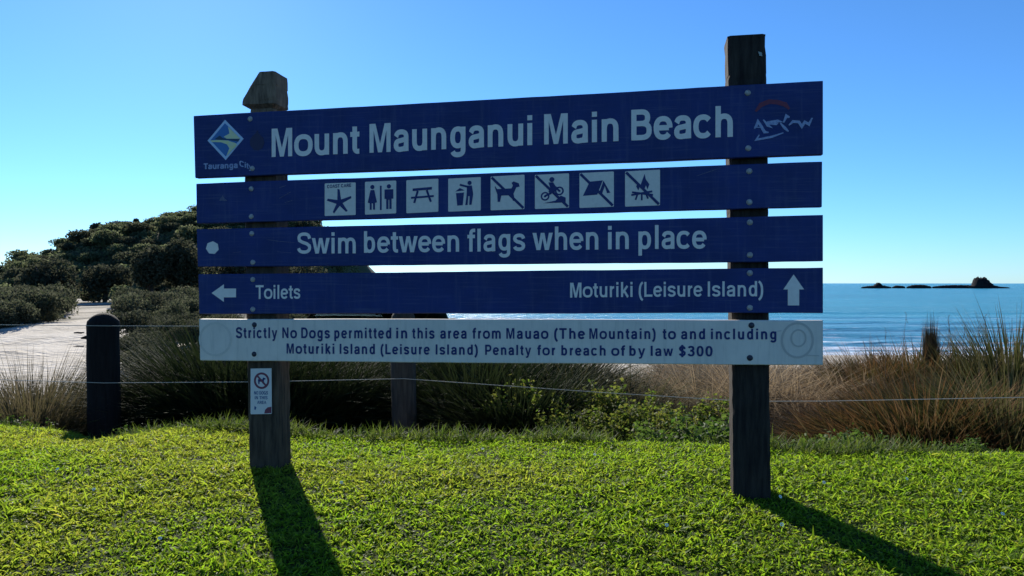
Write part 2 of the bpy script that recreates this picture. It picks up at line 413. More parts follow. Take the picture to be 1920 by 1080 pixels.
rock('reef_rock', 1750, 1826, [(0, 5), (0.2, 7), (0.5, 8), (0.8, 8), (1, 7)], RD + 8, 4, 'low flat reef running up to the tall rock stack')
rock('rock_stack', 1814, 1892, [(0, 6), (0.135, 6), (0.15, 12), (0.16, 18), (0.175, 22), (0.24, 25), (0.30, 24), (0.40, 25), (0.47, 19), (0.55, 12), (0.64, 8), (0.75, 5), (1, 3)], RD, 5, 'tall dark blocky rock stack, highest thing on the sea')

# ------------------------------------------------------------------ lettering: stroked grotesque alphabet
HX, HYS = 0.072, 0.060        # half stroke: stems, bars
def A(cx, cy, rx, ry, a0, a1, n=12): return ell(cx, cy, rx, ry, a0, a1, n, 2.35)
XH, CP, DS = 0.53, 0.72, -0.20
b0, t0 = HYS - 0.012, XH - HYS + 0.012          # bowl bottom / top centre lines
cy = (b0 + t0) / 2; ry = (t0 - b0) / 2
def stem(x, y0, y1): return [(x, y0), (x, y1)]
def glyphs():
    G = {}
    L, Rr = 0.07 + HX, 0.545 - HX
    mx, rx = (L + Rr) / 2, (Rr - L) / 2
    G['o'] = (0.61, [A(0.305, cy, 0.235 - 0.0, ry, 90, 450, 28)])
    G['n'] = (0.61, [stem(L, 0, XH), [(L, 0.30)] + A(mx, 0.30, rx, t0 - 0.30, 180, 0)[1:] + [(Rr, 0)]])
    G['h'] = (0.61, [stem(L, 0, CP), [(L, 0.30)] + A(mx, 0.30, rx, t0 - 0.30, 180, 0)[1:] + [(Rr, 0)]])
    G['u'] = (0.61, [stem(Rr, 0, XH), [(L, XH), (L, 0.23)] + A(mx, 0.23, rx, 0.23 - b0, 180, 360)[1:]])
    G['m'] = (0.89, [stem(L, 0, XH), [(L, 0.30)] + A(L + 0.155, 0.30, 0.155, t0 - 0.30, 180, 0)[1:] + [(L + 0.31, 0)],
                     [(L + 0.31, 0.30)] + A(L + 0.465, 0.30, 0.155, t0 - 0.30, 180, 0)[1:] + [(L + 0.62, 0)]])
    G['r'] = (0.39, [stem(L, 0, XH), [(L, 0.27)] + A(L + 0.22, 0.27, 0.22, t0 - 0.27 - .005, 180, 95)[1:]])
    G['b'] = (0.61, [stem(L, 0, CP), A(mx, cy, rx, ry, 180, -180, 26)])
    G['p'] = (0.61, [stem(L, DS, XH), A(mx, cy, rx, ry, 180, -180, 26)])
    Ld, Rd = 0.065 + HX, 0.54 - HX; md, rd = (Ld + Rd) / 2, (Rd - Ld) / 2
    G['d'] = (0.61, [stem(Rd, 0, CP), A(md, cy, rd, ry, 0, 360, 26)])
    G['g'] = (0.61, [[(Rd, XH), (Rd, -0.03)] + A(md, -0.03, rd, 0.12, 0, -165)[1:], A(md, cy + .01, rd, ry - .01, 0, 360, 26)])
    G['q'] = (0.61, [stem(Rd, DS, XH), A(md, cy, rd, ry, 0, 360, 26)])
    G['i'] = (0.278, [stem(0.139, 0, XH), stem(0.139, CP - 0.12, CP)])
    G['l'] = (0.278, [stem(0.139, 0, CP)])
    G['j'] = G['i']
    G['t'] = (0.34, [[(0.165, 0.67), (0.165, 0.16)] + A(0.265, 0.16, 0.10, 0.16 - b0, 180, 270, 6)[1:] + [(0.315, b0)], [(0.02, XH - 0.052), (0.315, XH - 0.052)]])
    G['f'] = (0.34, [[(0.155, 0), (0.155, 0.56)] + A(0.265, 0.56, 0.11, CP - HYS - 0.56 + .01, 180, 90, 6)[1:] + [(0.325, CP - HYS + .01)], [(0.015, XH - 0.052), (0.315, XH - 0.052)]])
    G['a'] = (0.56, [[(0.105, 0.37)] + A(0.275, 0.36, 0.16, t0 - 0.36, 168, 0)[0:] + [(0.435, 0.09), (0.44, 0.0)],
                     [(0.435, 0.305), (0.36, 0.285), (0.24, 0.265)] + A(0.235, 0.155, 0.128, 0.108, 100, 270, 10) + [(0.30, 0.055)] + A(0.30, 0.19, 0.135, 0.135, 280, 350, 6)])
    G['e'] = (0.56, [[(0.12, cy + .005), (0.445, cy + .005)], A(0.28, cy, 0.195, ry, 0, 325, 24)])
    G['c'] = (0.56, [A(0.285, cy, 0.20, ry, 38, 322, 22)])
    G['s'] = (0.53, [[(0.435, 0.375)] + A(0.265, 0.375, 0.165, t0 - 0.375, 15, 180, 9) + [(0.115, 0.335), (0.19, 0.288), (0.34, 0.252), (0.425, 0.20)] + A(0.265, 0.16, 0.172, 0.16 - b0, 0, -168, 10)])
    G['w'] = (0.78, [[(0.075, XH), (0.225, 0.03)], [(0.225, 0.03), (0.39, XH)], [(0.39, XH), (0.555, 0.03)], [(0.555, 0.03), (0.705, XH)]])
    G['v'] = (0.56, [[(0.075, XH), (0.28, 0.02)], [(0.28, 0.02), (0.485, XH)]])
    G['y'] = (0.56, [[(0.075, XH), (0.285, 0.03)], [(0.485, XH), (0.27, -0.08), (0.22, -0.135), (0.10, -0.14)]])
    G['k'] = (0.56, [stem(L, 0, CP), [(0.46, XH), (0.17, 0.20)], [(0.26, 0.30), (0.49, 0.0)]])
    # capitals
    c = lambda x0, x1: None
    G['M'] = (0.83, [stem(0.07 + HX, 0, CP), stem(0.76 - HX, 0, CP), [(0.165, CP), (0.415, 0.02)], [(0.415, 0.02), (0.665, CP)]])
    G['N'] = (0.72, [stem(0.07 + HX, 0, CP), stem(0.65 - HX, 0, CP), [(0.15, CP), (0.57, 0)]])
    G['B'] = (0.70, [stem(0.075 + HX, 0, CP), [(0.1, CP - HYS), (0.37, CP - HYS)] + A(0.37, 0.525, 0.17, CP - HYS - 0.525, 90, -90)[1:] + [(0.1, 0.39)],
                     [(0.1, 0.388), (0.38, 0.388)] + A(0.38, 0.224, 0.205, 0.224 - HYS, 90, -90)[1:] + [(0.1, HYS)]])
    G['D'] = (0.72, [stem(0.075 + HX, 0, CP), [(0.1, CP - HYS), (0.34, CP - HYS)] + A(0.34, 0.36, 0.26, 0.36 - HYS, 90, -90, 16)[1:] + [(0.1, HYS)]])
    G['P'] = (0.66, [stem(0.075 + HX, 0, CP), [(0.1, CP - HYS), (0.37, CP - HYS)] + A(0.37, 0.475, 0.185, CP - HYS - 0.475, 90, -90)[1:] + [(0.1, 0.29)]])
    G['R'] = (0.72, [stem(0.075 + HX, 0, CP), [(0.1, CP - HYS), (0.39, CP - HYS)] + A(0.39, 0.495, 0.175, CP - HYS - 0.495, 90, -90)[1:] + [(0.1, 0.33)], [(0.40, 0.33), (0.56, 0.2), (0.60, 0.0)]])
    G['T'] = (0.61, [stem(0.305, 0, CP), [(0.02, CP - HYS), (0.59, CP - HYS)]])
    G['L'] = (0.60, [stem(0.075 + HX, 0, CP), [(0.1, HYS), (0.57, HYS)]])
    G['I'] = (0.278, [stem(0.139, 0, CP)])
    G['E'] = (0.66, [stem(0.075 + HX, 0, CP), [(0.1, HYS), (0.61, HYS)], [(0.1, CP - HYS), (0.60, CP - HYS)], [(0.1, 0.37), (0.56, 0.37)]])
    G['H'] = (0.72, [stem(0.07 + HX, 0, CP), stem(0.65 - HX, 0, CP), [(0.1, 0.37), (0.62, 0.37)]])
    G['A'] = (0.72, [[(0.075, 0), (0.36, CP)], [(0.36, CP), (0.645, 0)], [(0.17, 0.21), (0.55, 0.21)]])
    G['O'] = (0.78, [A(0.39, 0.36, 0.28, 0.36 - HYS + .01, 90, 450, 30)])
    G['C'] = (0.72, [A(0.37, 0.36, 0.265, 0.36 - HYS + .01, 40, 320, 24)])
    G['G'] = (0.78, [A(0.385, 0.36, 0.275, 0.36 - HYS + .01, 42, 350, 26), [(0.40, 0.33), (0.70, 0.33)], [(0.64, 0.33), (0.66, 0.0)]])
    G['S'] = (0.66, [[(0.565, 0.51)] + A(0.33, 0.53, 0.225, CP - HYS + .01 - 0.53, 5, 180, 12) + [(0.125, 0.455), (0.24, 0.395), (0.45, 0.335), (0.555, 0.265)] + A(0.33, 0.21, 0.24, 0.21 - HYS + .01, 0, -172, 12)])
    G['$'] = (0.56, [[(0.46, 0.50)] + A(0.28, 0.53, 0.17, CP - HYS - 0.53, 5, 180, 10) + [(0.12, 0.46), (0.21, 0.395), (0.37, 0.335), (0.45, 0.265)] + A(0.28, 0.21, 0.18, 0.21 - HYS, 0, -172, 10), [(0.28, -0.08), (0.28, 0.80)]])
    G['3'] = (0.56, [A(0.27, 0.535, 0.17, CP - HYS - 0.535 + .01, 165, -90, 12) + [(0.22, 0.39)], [(0.22, 0.385)] + A(0.27, 0.215, 0.19, 0.215 - HYS + .01, 90, -165, 14)])
    G['0'] = (0.56, [A(0.28, 0.36, 0.185, 0.36 - HYS + .01, 90, 450, 26)])
    G['('] = (0.33, [A(0.46, 0.27, 0.32, 0.46, 112, 248, 12)])
    G[')'] = (0.33, [A(-0.13, 0.27, 0.32, 0.46, 68, -68, 12)])
    G['M'] = (0.83, [('poly', [(0.07, 0), (0.07, CP), (0.265, CP), (0.415, 0.22), (0.565, CP), (0.76, CP), (0.76, 0), (0.625, 0), (0.625, 0.55), (0.48, 0), (0.35, 0), (0.205, 0.55), (0.205, 0)])])
    G['N'] = (0.72, [('poly', [(0.07, 0), (0.07, CP), (0.22, CP), (0.51, 0.25), (0.51, CP), (0.65, CP), (0.65, 0), (0.50, 0), (0.21, 0.48), (0.21, 0)])])
    G['w'] = (0.78, [('poly', [(0.005, XH), (0.15, XH), (0.235, 0.17), (0.32, XH), (0.46, XH), (0.545, 0.17), (0.63, XH), (0.775, XH), (0.625, 0), (0.475, 0), (0.39, 0.35), (0.305, 0), (0.155, 0)])])
    G['y'] = (0.56, [('poly', [(0.01, XH), (0.16, XH), (0.285, 0.17), (0.40, XH), (0.55, XH), (0.345, -0.05), (0.29, -0.15), (0.21, -0.2), (0.09, -0.2), (0.09, -0.085), (0.15, -0.085), (0.19, -0.06), (0.21, -0.005)])])
    G['A'] = (0.72, [('poly', [(0, 0), (0.15, 0), (0.205, 0.15), (0.515, 0.15), (0.57, 0), (0.72, 0), (0.44, CP), (0.28, CP)], [(0.25, 0.265), (0.47, 0.265), (0.36, 0.57)])])
    return G
GL = glyphs()

def lay(word, fx=1.0, track=0.0, wt=1.0):
    """list of outlines in em units, ink starting at x = 0; returns (outlines, ink width)"""
    res = []; x = 0.0
    for ch in word:
        if ch == ' ': x += 0.28 + track; continue
        adv, st = GL[ch]
        for s_ in st:
            if s_[0] == 'poly':
                res.append(([(x + p[0], p[1]) for p in s_[1]], [(x + p[0], p[1]) for p in s_[2]] if len(s_) > 2 else None)); continue
            pts = [(x + p[0], p[1]) for p in s_]
            closed = len(pts) > 8 and abs(pts[0][0]-pts[-1][0]) < 1e-4 and abs(pts[0][1]-pts[-1][1]) < 1e-4
            hf = lambda nx, ny: math.hypot(HX * wt * nx, HYS * wt * ny)
            if closed:
                n = len(pts) - 1; o_, i_ = [], []
                for k in range(n):
                    a, b_ = pts[(k-1) % n], pts[(k+1) % n]; dx, dy = b_[0]-a[0], b_[1]-a[1]; l = math.hypot(dx, dy)
                    nx, ny = dy/l, -dx/l; h = hf(nx, ny); p = pts[k]
                    o_.append((p[0]+nx*h, p[1]+ny*h)); i_.append((p[0]-nx*h, p[1]-ny*h))
                so = abs(sum(o_[k][0]*o_[(k+1) % n][1]-o_[(k+1) % n][0]*o_[k][1] for k in range(n)))
                si = abs(sum(i_[k][0]*i_[(k+1) % n][1]-i_[(k+1) % n][0]*i_[k][1] for k in range(n)))
                res.append((o_, i_) if so > si else (i_, o_))
            else:
                res.append((strip(pts, hf), None))
        x += adv + track
    x0 = min(p[0] for r_, _ in res for p in r_); x1 = max(p[0] for r_, _ in res for p in r_)
    res = [([(p[0]-x0, p[1]) for p in r_], [(p[0]-x0, p[1]) for p in h] if h else None) for r_, h in res]
    return res, x1 - x0

def put_word(P_, word, a, b, cap, y, m=0, track=0.0, wt=1.0, slant=0.0):
    """a, b: (x, z) of the baseline at the start and end of the ink; cap: capital height"""
    out_, wdt = lay(word, 1, track, wt)
    ax, az = a; bx, bz = b; sy = cap / CP
    for i, (pts, hole) in enumerate(out_):
        f = lambda p: (ax + (bx-ax) * p[0]/wdt + slant * p[1], az + (bz-az) * p[0]/wdt + p[1]*sy)
        P_.add([f(p) for p in pts], y - 0.00012 * (i % 7), 0.0006, m, holes=[[f(p) for p in hole]] if hole else ())

# ------------------------------------------------------------------ the sign
SA, SB = Vector((-1.96, 4.60)), Vector((1.66, 3.956))
SD = (SB - SA).normalized(); SN = Vector((SD.y, -SD.x))          # SN points to the camera side
YAW = math.atan2(SD.y, SD.x)
BASE_Z = EYE - 1.17
def P(px, py, back=0.0):
    """a measured point of the photograph on the sign's own plane (back = metres behind the board faces) -> (along, up)"""
    tx = (px - 960) / F; tz = -(py - HORIZ) / F
    A0 = SA - SN * back
    u = (tx * A0.y - A0.x) / (SD.x - tx * SD.y)
    d = A0.y + u * SD.y
    return (u, EYE + tz * d - BASE_Z)

sign = empty('beach_sign', (SA.x, SA.y, BASE_Z), YAW)
tag(sign, 'big five-board beach information sign of blue boards and one white board on two timber posts', 'sign')
BT = 0.045
def board(name, c, m, label=None):
    """c: pixel corners TL, TR, BR, BL; a plank with eased edges, slightly bowed top and bottom edge"""
    tl, tr, br, bl = (P(*q) for q in c)
    bm = bmesh.new(); n = 40; rows = []
    rr = np.random.default_rng(int(c[0][1]))
    jt = np.convolve(rr.normal(0, 1, n + 9), np.ones(9) / 9, 'same')[4:4+n+1] * 0.0035; jb = np.convolve(rr.normal(0, 1, n + 9), np.ones(9) / 9, 'same')[4:4+n+1] * 0.0035
    e = 0.004
    for i in range(n + 1):
        t = i / n
        xt, zt = tl[0] + (tr[0]-tl[0])*t, tl[1] + (tr[1]-tl[1])*t + jt[i]
        xb, zb = bl[0] + (br[0]-bl[0])*t, bl[1] + (br[1]-bl[1])*t + jb[i]
        prof = [(xb, e, zb), (xb, 0, zb+e), (xt, 0, zt-e), (xt, e, zt), (xt, BT-e, zt), (xt, BT, zt-e), (xb, BT, zb+e), (xb, BT-e, zb)]
        rows.append([bm.verts.new(p) for p in prof])
    for r0, r1 in zip(rows, rows[1:]):
        for k in range(8): bm.faces.new((r0[k], r1[k], r1[(k+1) % 8], r0[(k+1) % 8]))
    bm.faces.new(rows[0]); bm.faces.new(rows[-1][::-1])
    o = bm_obj(name, bm, m, sign)
    if label: o['label'] = label
    return o
B1 = board('sign_board', [(363, 217), (1543, 151), (1543, 290), (366, 333)], M['blue'], 'widest blue board with the beach name')
B2 = board('sign_board', [(368, 344), (1541.5, 303), (1541, 388), (369, 419)], M['blue'], 'blue board with the row of pictograms')
B3 = board('sign_board', [(369, 430), (1543, 404), (1543, 489), (371, 501)], M['blue'], 'blue board about swimming between flags')
B4 = board('sign_board', [(372, 514), (1543, 502), (1543, 587), (374, 589)], M['blue'], 'blue board with two arrows')
B5 = board('sign_board', [(373.5, 598), (1543, 601), (1543, 685), (375.5, 676)], M['white'], 'white board with the dog rule')

def words(brd, lst, m, track=0.0, wt=1.0, y=-0.0018):
    p = Poly()
    for wd, x0, x1, y0, y1, cap in lst:
        a, b_ = P(x0, y0), P(x1, y1); xm = (x0+x1)/2; ym = (y0+y1)/2
        ch = P(xm, ym - cap)[1] - P(xm, ym)[1]
        put_word(p, wd, a, b_, ch, y, 0, track, wt)
    return p.build('lettering', m, brd)
words(B1, [('Mount', 509.6, 674, 294.5, 287.3, 53.5), ('Maunganui', 693, 998, 286.6, 272.0, 55), ('Main', 1020.3, 1159.7, 271, 264.7, 57), ('Beach', 1183.7, 1374, 263.5, 256.5, 58)], M['letter'], wt=1.03)
words(B3, [('Swim', 557.5, 667.3, 475.5, 475, 39.5), ('between', 682.6, 861, 474, 472, 41), ('flags', 876.5, 984.8, 472, 470, 43), ('when', 998.6, 1122, 469, 468, 44),
           ('in', 1140, 1179, 467.5, 467, 44), ('place', 1197, 1325, 467, 466, 45)], M['letter'], wt=0.92)
words(B4, [('Toilets', 479.6, 563.4, 560.5, 560, 26)], M['letter'], wt=0.88)
words(B4, [('Moturiki', 1069, 1186, 558, 556.7, 28), ('(Leisure', 1197.5, 1317, 556.6, 556, 28), ('Island)', 1327, 1431, 556, 555.5, 28.5)], M['letter'], wt=0.88)
l1 = [('Strictly', 442.5, 520), ('No', 529.5, 557), ('Dogs', 565, 618.7), ('permitted', 627, 733.7), ('in', 743, 763.7), ('this', 773, 815), ('area', 825.5, 875), ('from', 886, 939), ('Mauao', 949.4, 1028.4),
      ('(The', 1039, 1097), ('Mountain)', 1105, 1229.4), ('to', 1242.5, 1267.5), ('and', 1277, 1322), ('including', 1333, 1455.6)]
l2 = [('Moturiki', 537.5, 627), ('Island', 637, 703), ('(Leisure', 713.7, 806), ('Island)', 817, 896), ('Penalty', 909.7, 996), ('for', 1007.5, 1041), ('breach', 1052.5, 1135.6), ('of', 1146, 1172),
      ('by', 1180, 1209.7), ('law', 1220, 1262), ('$300', 1273, 1336)]
f1 = lambda x: 633.7 + (x - 440) * 2.6 / 1015; f2 = lambda x: 662.8 + (x - 537) * 5.2 / 800
words(B5, [(q, a, b_, f1(a), f1(b_), 20) for q, a, b_ in l1], M['navy'], track=0.11, wt=1.12)
words(B5, [(q, a, b_, f2(a), f2(b_), 19) for q, a, b_ in l2], M['navy'], track=0.11, wt=1.12)

def dot(cx, cy, r, n=10, rot=0): return [(cx + r*math.cos(2*math.pi*k/n+rot), cy + r*math.sin(2*math.pi*k/n+rot)) for k in range(n)]
# arrows
p = Poly(); p.add([P(*q) for q in [(397, 549.5), (420, 533), (420, 541), (442.7, 541), (442.7, 557.5), (420, 557.5), (420, 566)]], -0.0018); o = p.build('left_arrow', M['letter'], B4)
o.name = 'arrow'; o['label'] = 'arrow pointing left to the toilets'
p = Poly(); p.add([P(*q) for q in [(1488, 514.5), (1507.5, 542.7), (1498.4, 542.7), (1498.4, 572.7), (1477, 572.7), (1477, 542.7), (1468.6, 542.7)]], -0.0018); o = p.build('arrow', M['letter'], B4)
o['label'] = 'arrow pointing straight up'
# pictograms
def picto(x0, x1, ytl, ytr, ybl, ybr, draw, label, slash):
    tl, tr, bl, br = P(x0, ytl), P(x1, ytr), P(x0, ybl), P(x1, ybr)
    def T(q):
        s_, t_ = q
        return tuple((bl[k]*(1-s_) + br[k]*s_)*(1-t_) + (tl[k]*(1-s_) + tr[k]*s_)*t_ for k in (0, 1))
    p = Poly(); p.add([T((0.02, 0)), T((0.98, 0)), T((1, 0.02)), T((1, 0.98)), T((0.98, 1)), T((0.02, 1)), T((0, 0.98)), T((0, 0.02))], -0.0016, 0.0014, 0)
    k = [0]
    def add(pts, m=1): k[0] += 1; p.add([T(q) for q in pts], -0.0024 - 0.00015*k[0], 0.0005, m)
    def line(pts, wd): add(strip(pts, lambda nx, ny: wd/2))
    draw(add, line, T, p)
    if slash: line([(0.03, 0.97), (0.97, 0.03)], 0.075)
    o = p.build('pictogram', [M['picto'], M['navy']], B2); o['label'] = label
M['picto'] = mat('pictogram_panel', (0.79, 0.69, 0.58), 0.65, scale=40, col2=(0.70, 0.61, 0.51), spec=0.3)
def d_star(add, line, T, p):
    pts = []
    for k in range(5):
        a = R(95 + 72*k); r = (0.40, 0.40, 0.36, 0.36, 0.40)[k]
        pts += [(0.48 + r*math.cos(a-0.10), 0.40 + r*math.sin(a-0.10)), (0.48 + (r+.02)*math.cos(a+0.06), 0.40 + (r+.02)*math.sin(a+0.06))]
        b_ = R(95 + 72*k + 36); pts.append((0.48 + 0.105*math.cos(b_), 0.40 + 0.105*math.sin(b_)))
    add(pts)
    q = Poly(); put_word(p, 'COAST CARE', T((0.08, 0.85)), T((0.86, 0.87)), (T((0, 0.95))[1]-T((0, 0.85))[1]), -0.0028, 1, 0.05, 1.15)
def d_wc(add, line, T, p):
    line([(0.51, 0.12), (0.51, 0.86)], 0.055)
    for cx, wom in ((0.24, 1), (0.77, 0)):
        add(dot(cx, 0.83, 0.068, 12))
        if wom: add([(cx-0.06, 0.74), (cx+0.06, 0.74), (cx+0.15, 0.36), (cx+0.085, 0.34), (cx+0.085, 0.14), (cx+0.02, 0.14), (cx+0.02, 0.33), (cx-0.02, 0.33), (cx-0.02, 0.14), (cx-0.085, 0.14), (cx-0.085, 0.34), (cx-0.15, 0.36)])
        else: add([(cx-0.14, 0.74), (cx+0.14, 0.74), (cx+0.14, 0.45), (cx+0.085, 0.45), (cx+0.085, 0.14), (cx+0.015, 0.14), (cx+0.015, 0.42), (cx-0.015, 0.42), (cx-0.015, 0.14), (cx-0.085, 0.14), (cx-0.085, 0.45), (cx-0.14, 0.45)])
def d_picnic(add, line, T, p):
    add([(0.2, 0.66), (0.8, 0.68), (0.8, 0.76), (0.2, 0.74)]); line([(0.36, 0.66), (0.25, 0.30)], 0.065); line([(0.64, 0.67), (0.77, 0.31)], 0.065); line([(0.15, 0.46), (0.86, 0.48)], 0.06)
def d_bin(add, line, T, p):
    add([(0.24, 0.55), (0.49, 0.56), (0.45, 0.18), (0.28, 0.17)]); add([(0.22, 0.60), (0.36, 0.70), (0.51, 0.62)])
    add(dot(0.66, 0.84, 0.065, 12)); add([(0.58, 0.76), (0.73, 0.76), (0.77, 0.50), (0.72, 0.18), (0.65, 0.18), (0.66, 0.44), (0.62, 0.44), (0.60, 0.18), (0.53, 0.18), (0.57, 0.5)]); line([(0.62, 0.72), (0.36, 0.80)], 0.06)
def d_dog(add, line, T, p):
    add([(0.2, 0.62), (0.62, 0.62), (0.66, 0.70), (0.62, 0.78), (0.68, 0.82), (0.83, 0.76), (0.86, 0.66), (0.76, 0.64), (0.68, 0.46), (0.72, 0.25), (0.66, 0.25), (0.60, 0.42), (0.32, 0.42), (0.28, 0.24), (0.21, 0.24), (0.20, 0.46), (0.15, 0.70), (0.12, 0.69)])
def d_moto(add, line, T, p):
    for cx, cy_ in ((0.30, 0.36), (0.72, 0.50)):
        o_ = dot(cx, cy_, 0.13, 16); i_ = dot(cx, cy_, 0.085, 16)
        p.add([T(q) for q in o_], -0.0026, 0.0005, 1, holes=[[T(q) for q in i_]]); add(dot(cx, cy_, 0.035, 8))
    add(dot(0.50, 0.84, 0.075, 12)); add([(0.40, 0.76), (0.54, 0.76), (0.62, 0.62), (0.58, 0.46), (0.44, 0.42), (0.40, 0.5), (0.46, 0.58)]); line([(0.30, 0.37), (0.46, 0.44), (0.62, 0.60), (0.72, 0.5)], 0.06)
    add([(0.24, 0.16), (0.9, 0.16), (0.9, 0.30), (0.76, 0.36), (0.6, 0.22)])
def d_tent(add, line, T, p):
    add([(0.10, 0.34), (0.30, 0.74), (0.68, 0.76), (0.52, 0.36)]); add([(0.70, 0.75), (0.90, 0.40), (0.80, 0.39), (0.74, 0.60), (0.66, 0.38), (0.56, 0.37)])
def d_fire(add, line, T, p):
    add([(0.50, 0.44), (0.44, 0.58), (0.50, 0.74), (0.56, 0.90), (0.60, 0.74), (0.70, 0.60), (0.64, 0.46), (0.60, 0.58), (0.56, 0.48)]); add([(0.38, 0.44), (0.32, 0.56), (0.37, 0.66), (0.42, 0.54)])
    line([(0.18, 0.32), (0.78, 0.40)], 0.055); line([(0.20, 0.40), (0.80, 0.30)], 0.055); line([(0.36, 0.34), (0.30, 0.18)], 0.05); line([(0.60, 0.34), (0.66, 0.20)], 0.05); line([(0.48, 0.34), (0.48, 0.16)], 0.05)
for a in [(609, 667, 344, 342, 405, 403, d_star, 'starfish pictogram', 0), (684.5, 743, 341, 338.5, 402.5, 400, d_wc, 'toilets pictogram', 0), (762, 822, 338, 335, 400, 397, d_picnic, 'picnic table pictogram', 0),
          (840.5, 901.5, 335, 332, 397, 394.5, d_bin, 'litter bin pictogram', 0), (920, 983.5, 331, 327.5, 394.5, 392, d_dog, 'no dogs pictogram', 1), (1003, 1067, 328, 325, 392, 389.5, d_moto, 'no motorbikes pictogram', 1),
          (1086.5, 1151, 324.5, 321.5, 390, 387.5, d_tent, 'no camping pictogram', 1), (1172, 1237.5, 321.5, 318, 387.5, 385, d_fire, 'no fires pictogram', 1)]:
    picto(*a)
# council emblem
p = Poly(); Z8 = lambda x, y: P(380 + x/8.31, 200 + y/8.31)
p.add([Z8(*q) for q in [(78, 530), (350, 205), (640, 500), (360, 832)]], -0.0014, 0.001, 0)
p.add([Z8(*q) for q in [(125, 526), (350, 258), (592, 500), (360, 775)]], -0.0020, 0.0005, 1)
p.add([Z8(*q) for q in [(395, 310), (592, 500), (380, 500), (330, 470), (420, 420), (410, 360)]], -0.0024, 0.0004, 2)
p.add([Z8(*q) for q in [(190, 505), (270, 450), (320, 492), (420, 505), (575, 500), (560, 545), (400, 520), (240, 520)]], -0.0028, 0.0004, 3)
p.add([Z8(*q) for q in [(125, 528), (250, 520), (400, 530), (520, 570), (540, 600), (375, 768), (420, 650), (385, 590), (290, 555), (150, 552)]], -0.0032, 0.0004, 2)
p.build('emblem', [M['logo_edge'], M['logo_blue'], M['logo_sand'], M['logo_teal']], B1)['label'] = 'diamond council emblem'
p = Poly(); put_word(p, 'Tauranga', P(382, 317.5), P(446, 315), P(0, 300)[1]*0 + 0.036, -0.0018, 0, 0, 1.25)
put_word(p, 'City', P(449, 311), P(474, 319), 0.034, -0.0018, 0, 0, 1.25); p.build('emblem_lettering', M['scrawl'], B1)
p = Poly(); p.add([P(482 + 14*x, 264 - 18*y) for x, y in [(0.05, 1.15), (0.25, 0.75), (0.8, 0.35), (1, -0.2), (0.75, -0.75), (0.2, -1), (-0.4, -0.95), (-0.9, -0.5), (-0.95, 0.1), (-0.6, 0.5), (-0.15, 0.8)]], -0.0016)
p.build('drop_sticker', M['stain'], B1)
# scrawl at the right end
p = Poly(); G9 = lambda x, y: P(1380 + x/9, 170 + y/9)
for i, (s_, wd) in enumerate([([(310, 640), (345, 590), (370, 520), (430, 610), (480, 700), (550, 705)], 4.2), ([(460, 490), (540, 590), (625, 672), (700, 600), (760, 540), (700, 512), (520, 532)], 4.2), ([(745, 545), (820, 630), (885, 690)], 4.4),
                              ([(800, 540), (850, 425), (905, 450)], 4.6), ([(890, 585), (960, 522), (1060, 530), (1110, 605), (1160, 530), (1230, 570), (1285, 460)], 4), ([(390, 745), (340, 830), (600, 780), (800, 712)], 3.4), ([(330, 620), (420, 620)], 3)]):
    p.stroke([G9(*q) for q in s_], wd * 1.25 / F * 4.0, -0.0016 - 0.0002*i, 0, 0.0006, True)
p.build('scrawl', M['scrawl'], B1)
p = Poly(); p.stroke([G9(*q) for q in [(330, 350), (420, 240), (560, 185), (700, 195), (830, 235), (900, 310)]], 8.5 / F * 4.0, -0.0014, 0, 0.0006, True)
p.build('red_scrawl', M['dullred'], B1)
# stickers and wear
p = Poly(); p.add([P(*q) for q in dot(398.5, 464.5, 12.3, 7, 0.3)], -0.0018); p.build('round_sticker', M['letter'], B3)
p = Poly(); p.add([P(*q) for q in [(411, 376), (418, 366), (421, 372), (427, 377)]], -0.0016)
M['scuff'] = mat('scuffed_paint', (0.16, 0.16, 0.20), 0.7, scale=150, col2=(0.03, 0.04, 0.12))
p.build('sticker_remnant', M['scuff'], B2)
for brd, wd, q in ((B2, 0.006, [(524, 352), (536, 348)]), (B2, 0.006, [(524, 372), (545, 360)]), (B2, 0.006, [(534, 380), (548, 376)]), (B2, 0.004, [(1306, 330), (1330, 322), (1352, 314)]),
                   (B3, 0.004, [(500, 449), (520, 452), (552, 455)]), (B3, 0.004, [(520, 472), (546, 474)]), (B3, 0.004, [(436, 474), (452, 472)])):
    p = Poly(); p.stroke([P(*k) for k in q], wd, -0.0016, 0, 0.0006, True); p.build('scratch', M['scuff'], brd)
def ring(p, cx, cy_, rx, ry, wd, y):
    o_ = [P(cx + rx*math.cos(t), cy_ + ry*math.sin(t)) for t in np.linspace(0, 2*math.pi, 40)[:-1]]
    i_ = [P(cx + (rx-wd)*math.cos(t), cy_ + (ry-wd)*math.sin(t)) for t in np.linspace(0, 2*math.pi, 40)[:-1]]
    p.add(o_, y, 0.0004, 0, holes=[i_])
p = Poly(); ring(p, 404, 636, 31, 32, 4, -0.0014); p.build('sticker_ghost', M['ghost'], B5)
p = Poly(); ring(p, 1495, 638, 31, 34, 4, -0.0014); ring(p, 1497, 634, 15, 17, 3, -0.0016); p.stroke([P(1512, 666), P(1536, 667)], 0.005, -0.0018); p.stroke([P(1458, 621), P(1465, 620)], 0.004, -0.0018); p.build('sticker_ghost', M['ghost2'] if 'ghost2' in M else M.setdefault('ghost2', mat('grey_ghost', (0.50, 0.44, 0.37), 0.7)), B5)
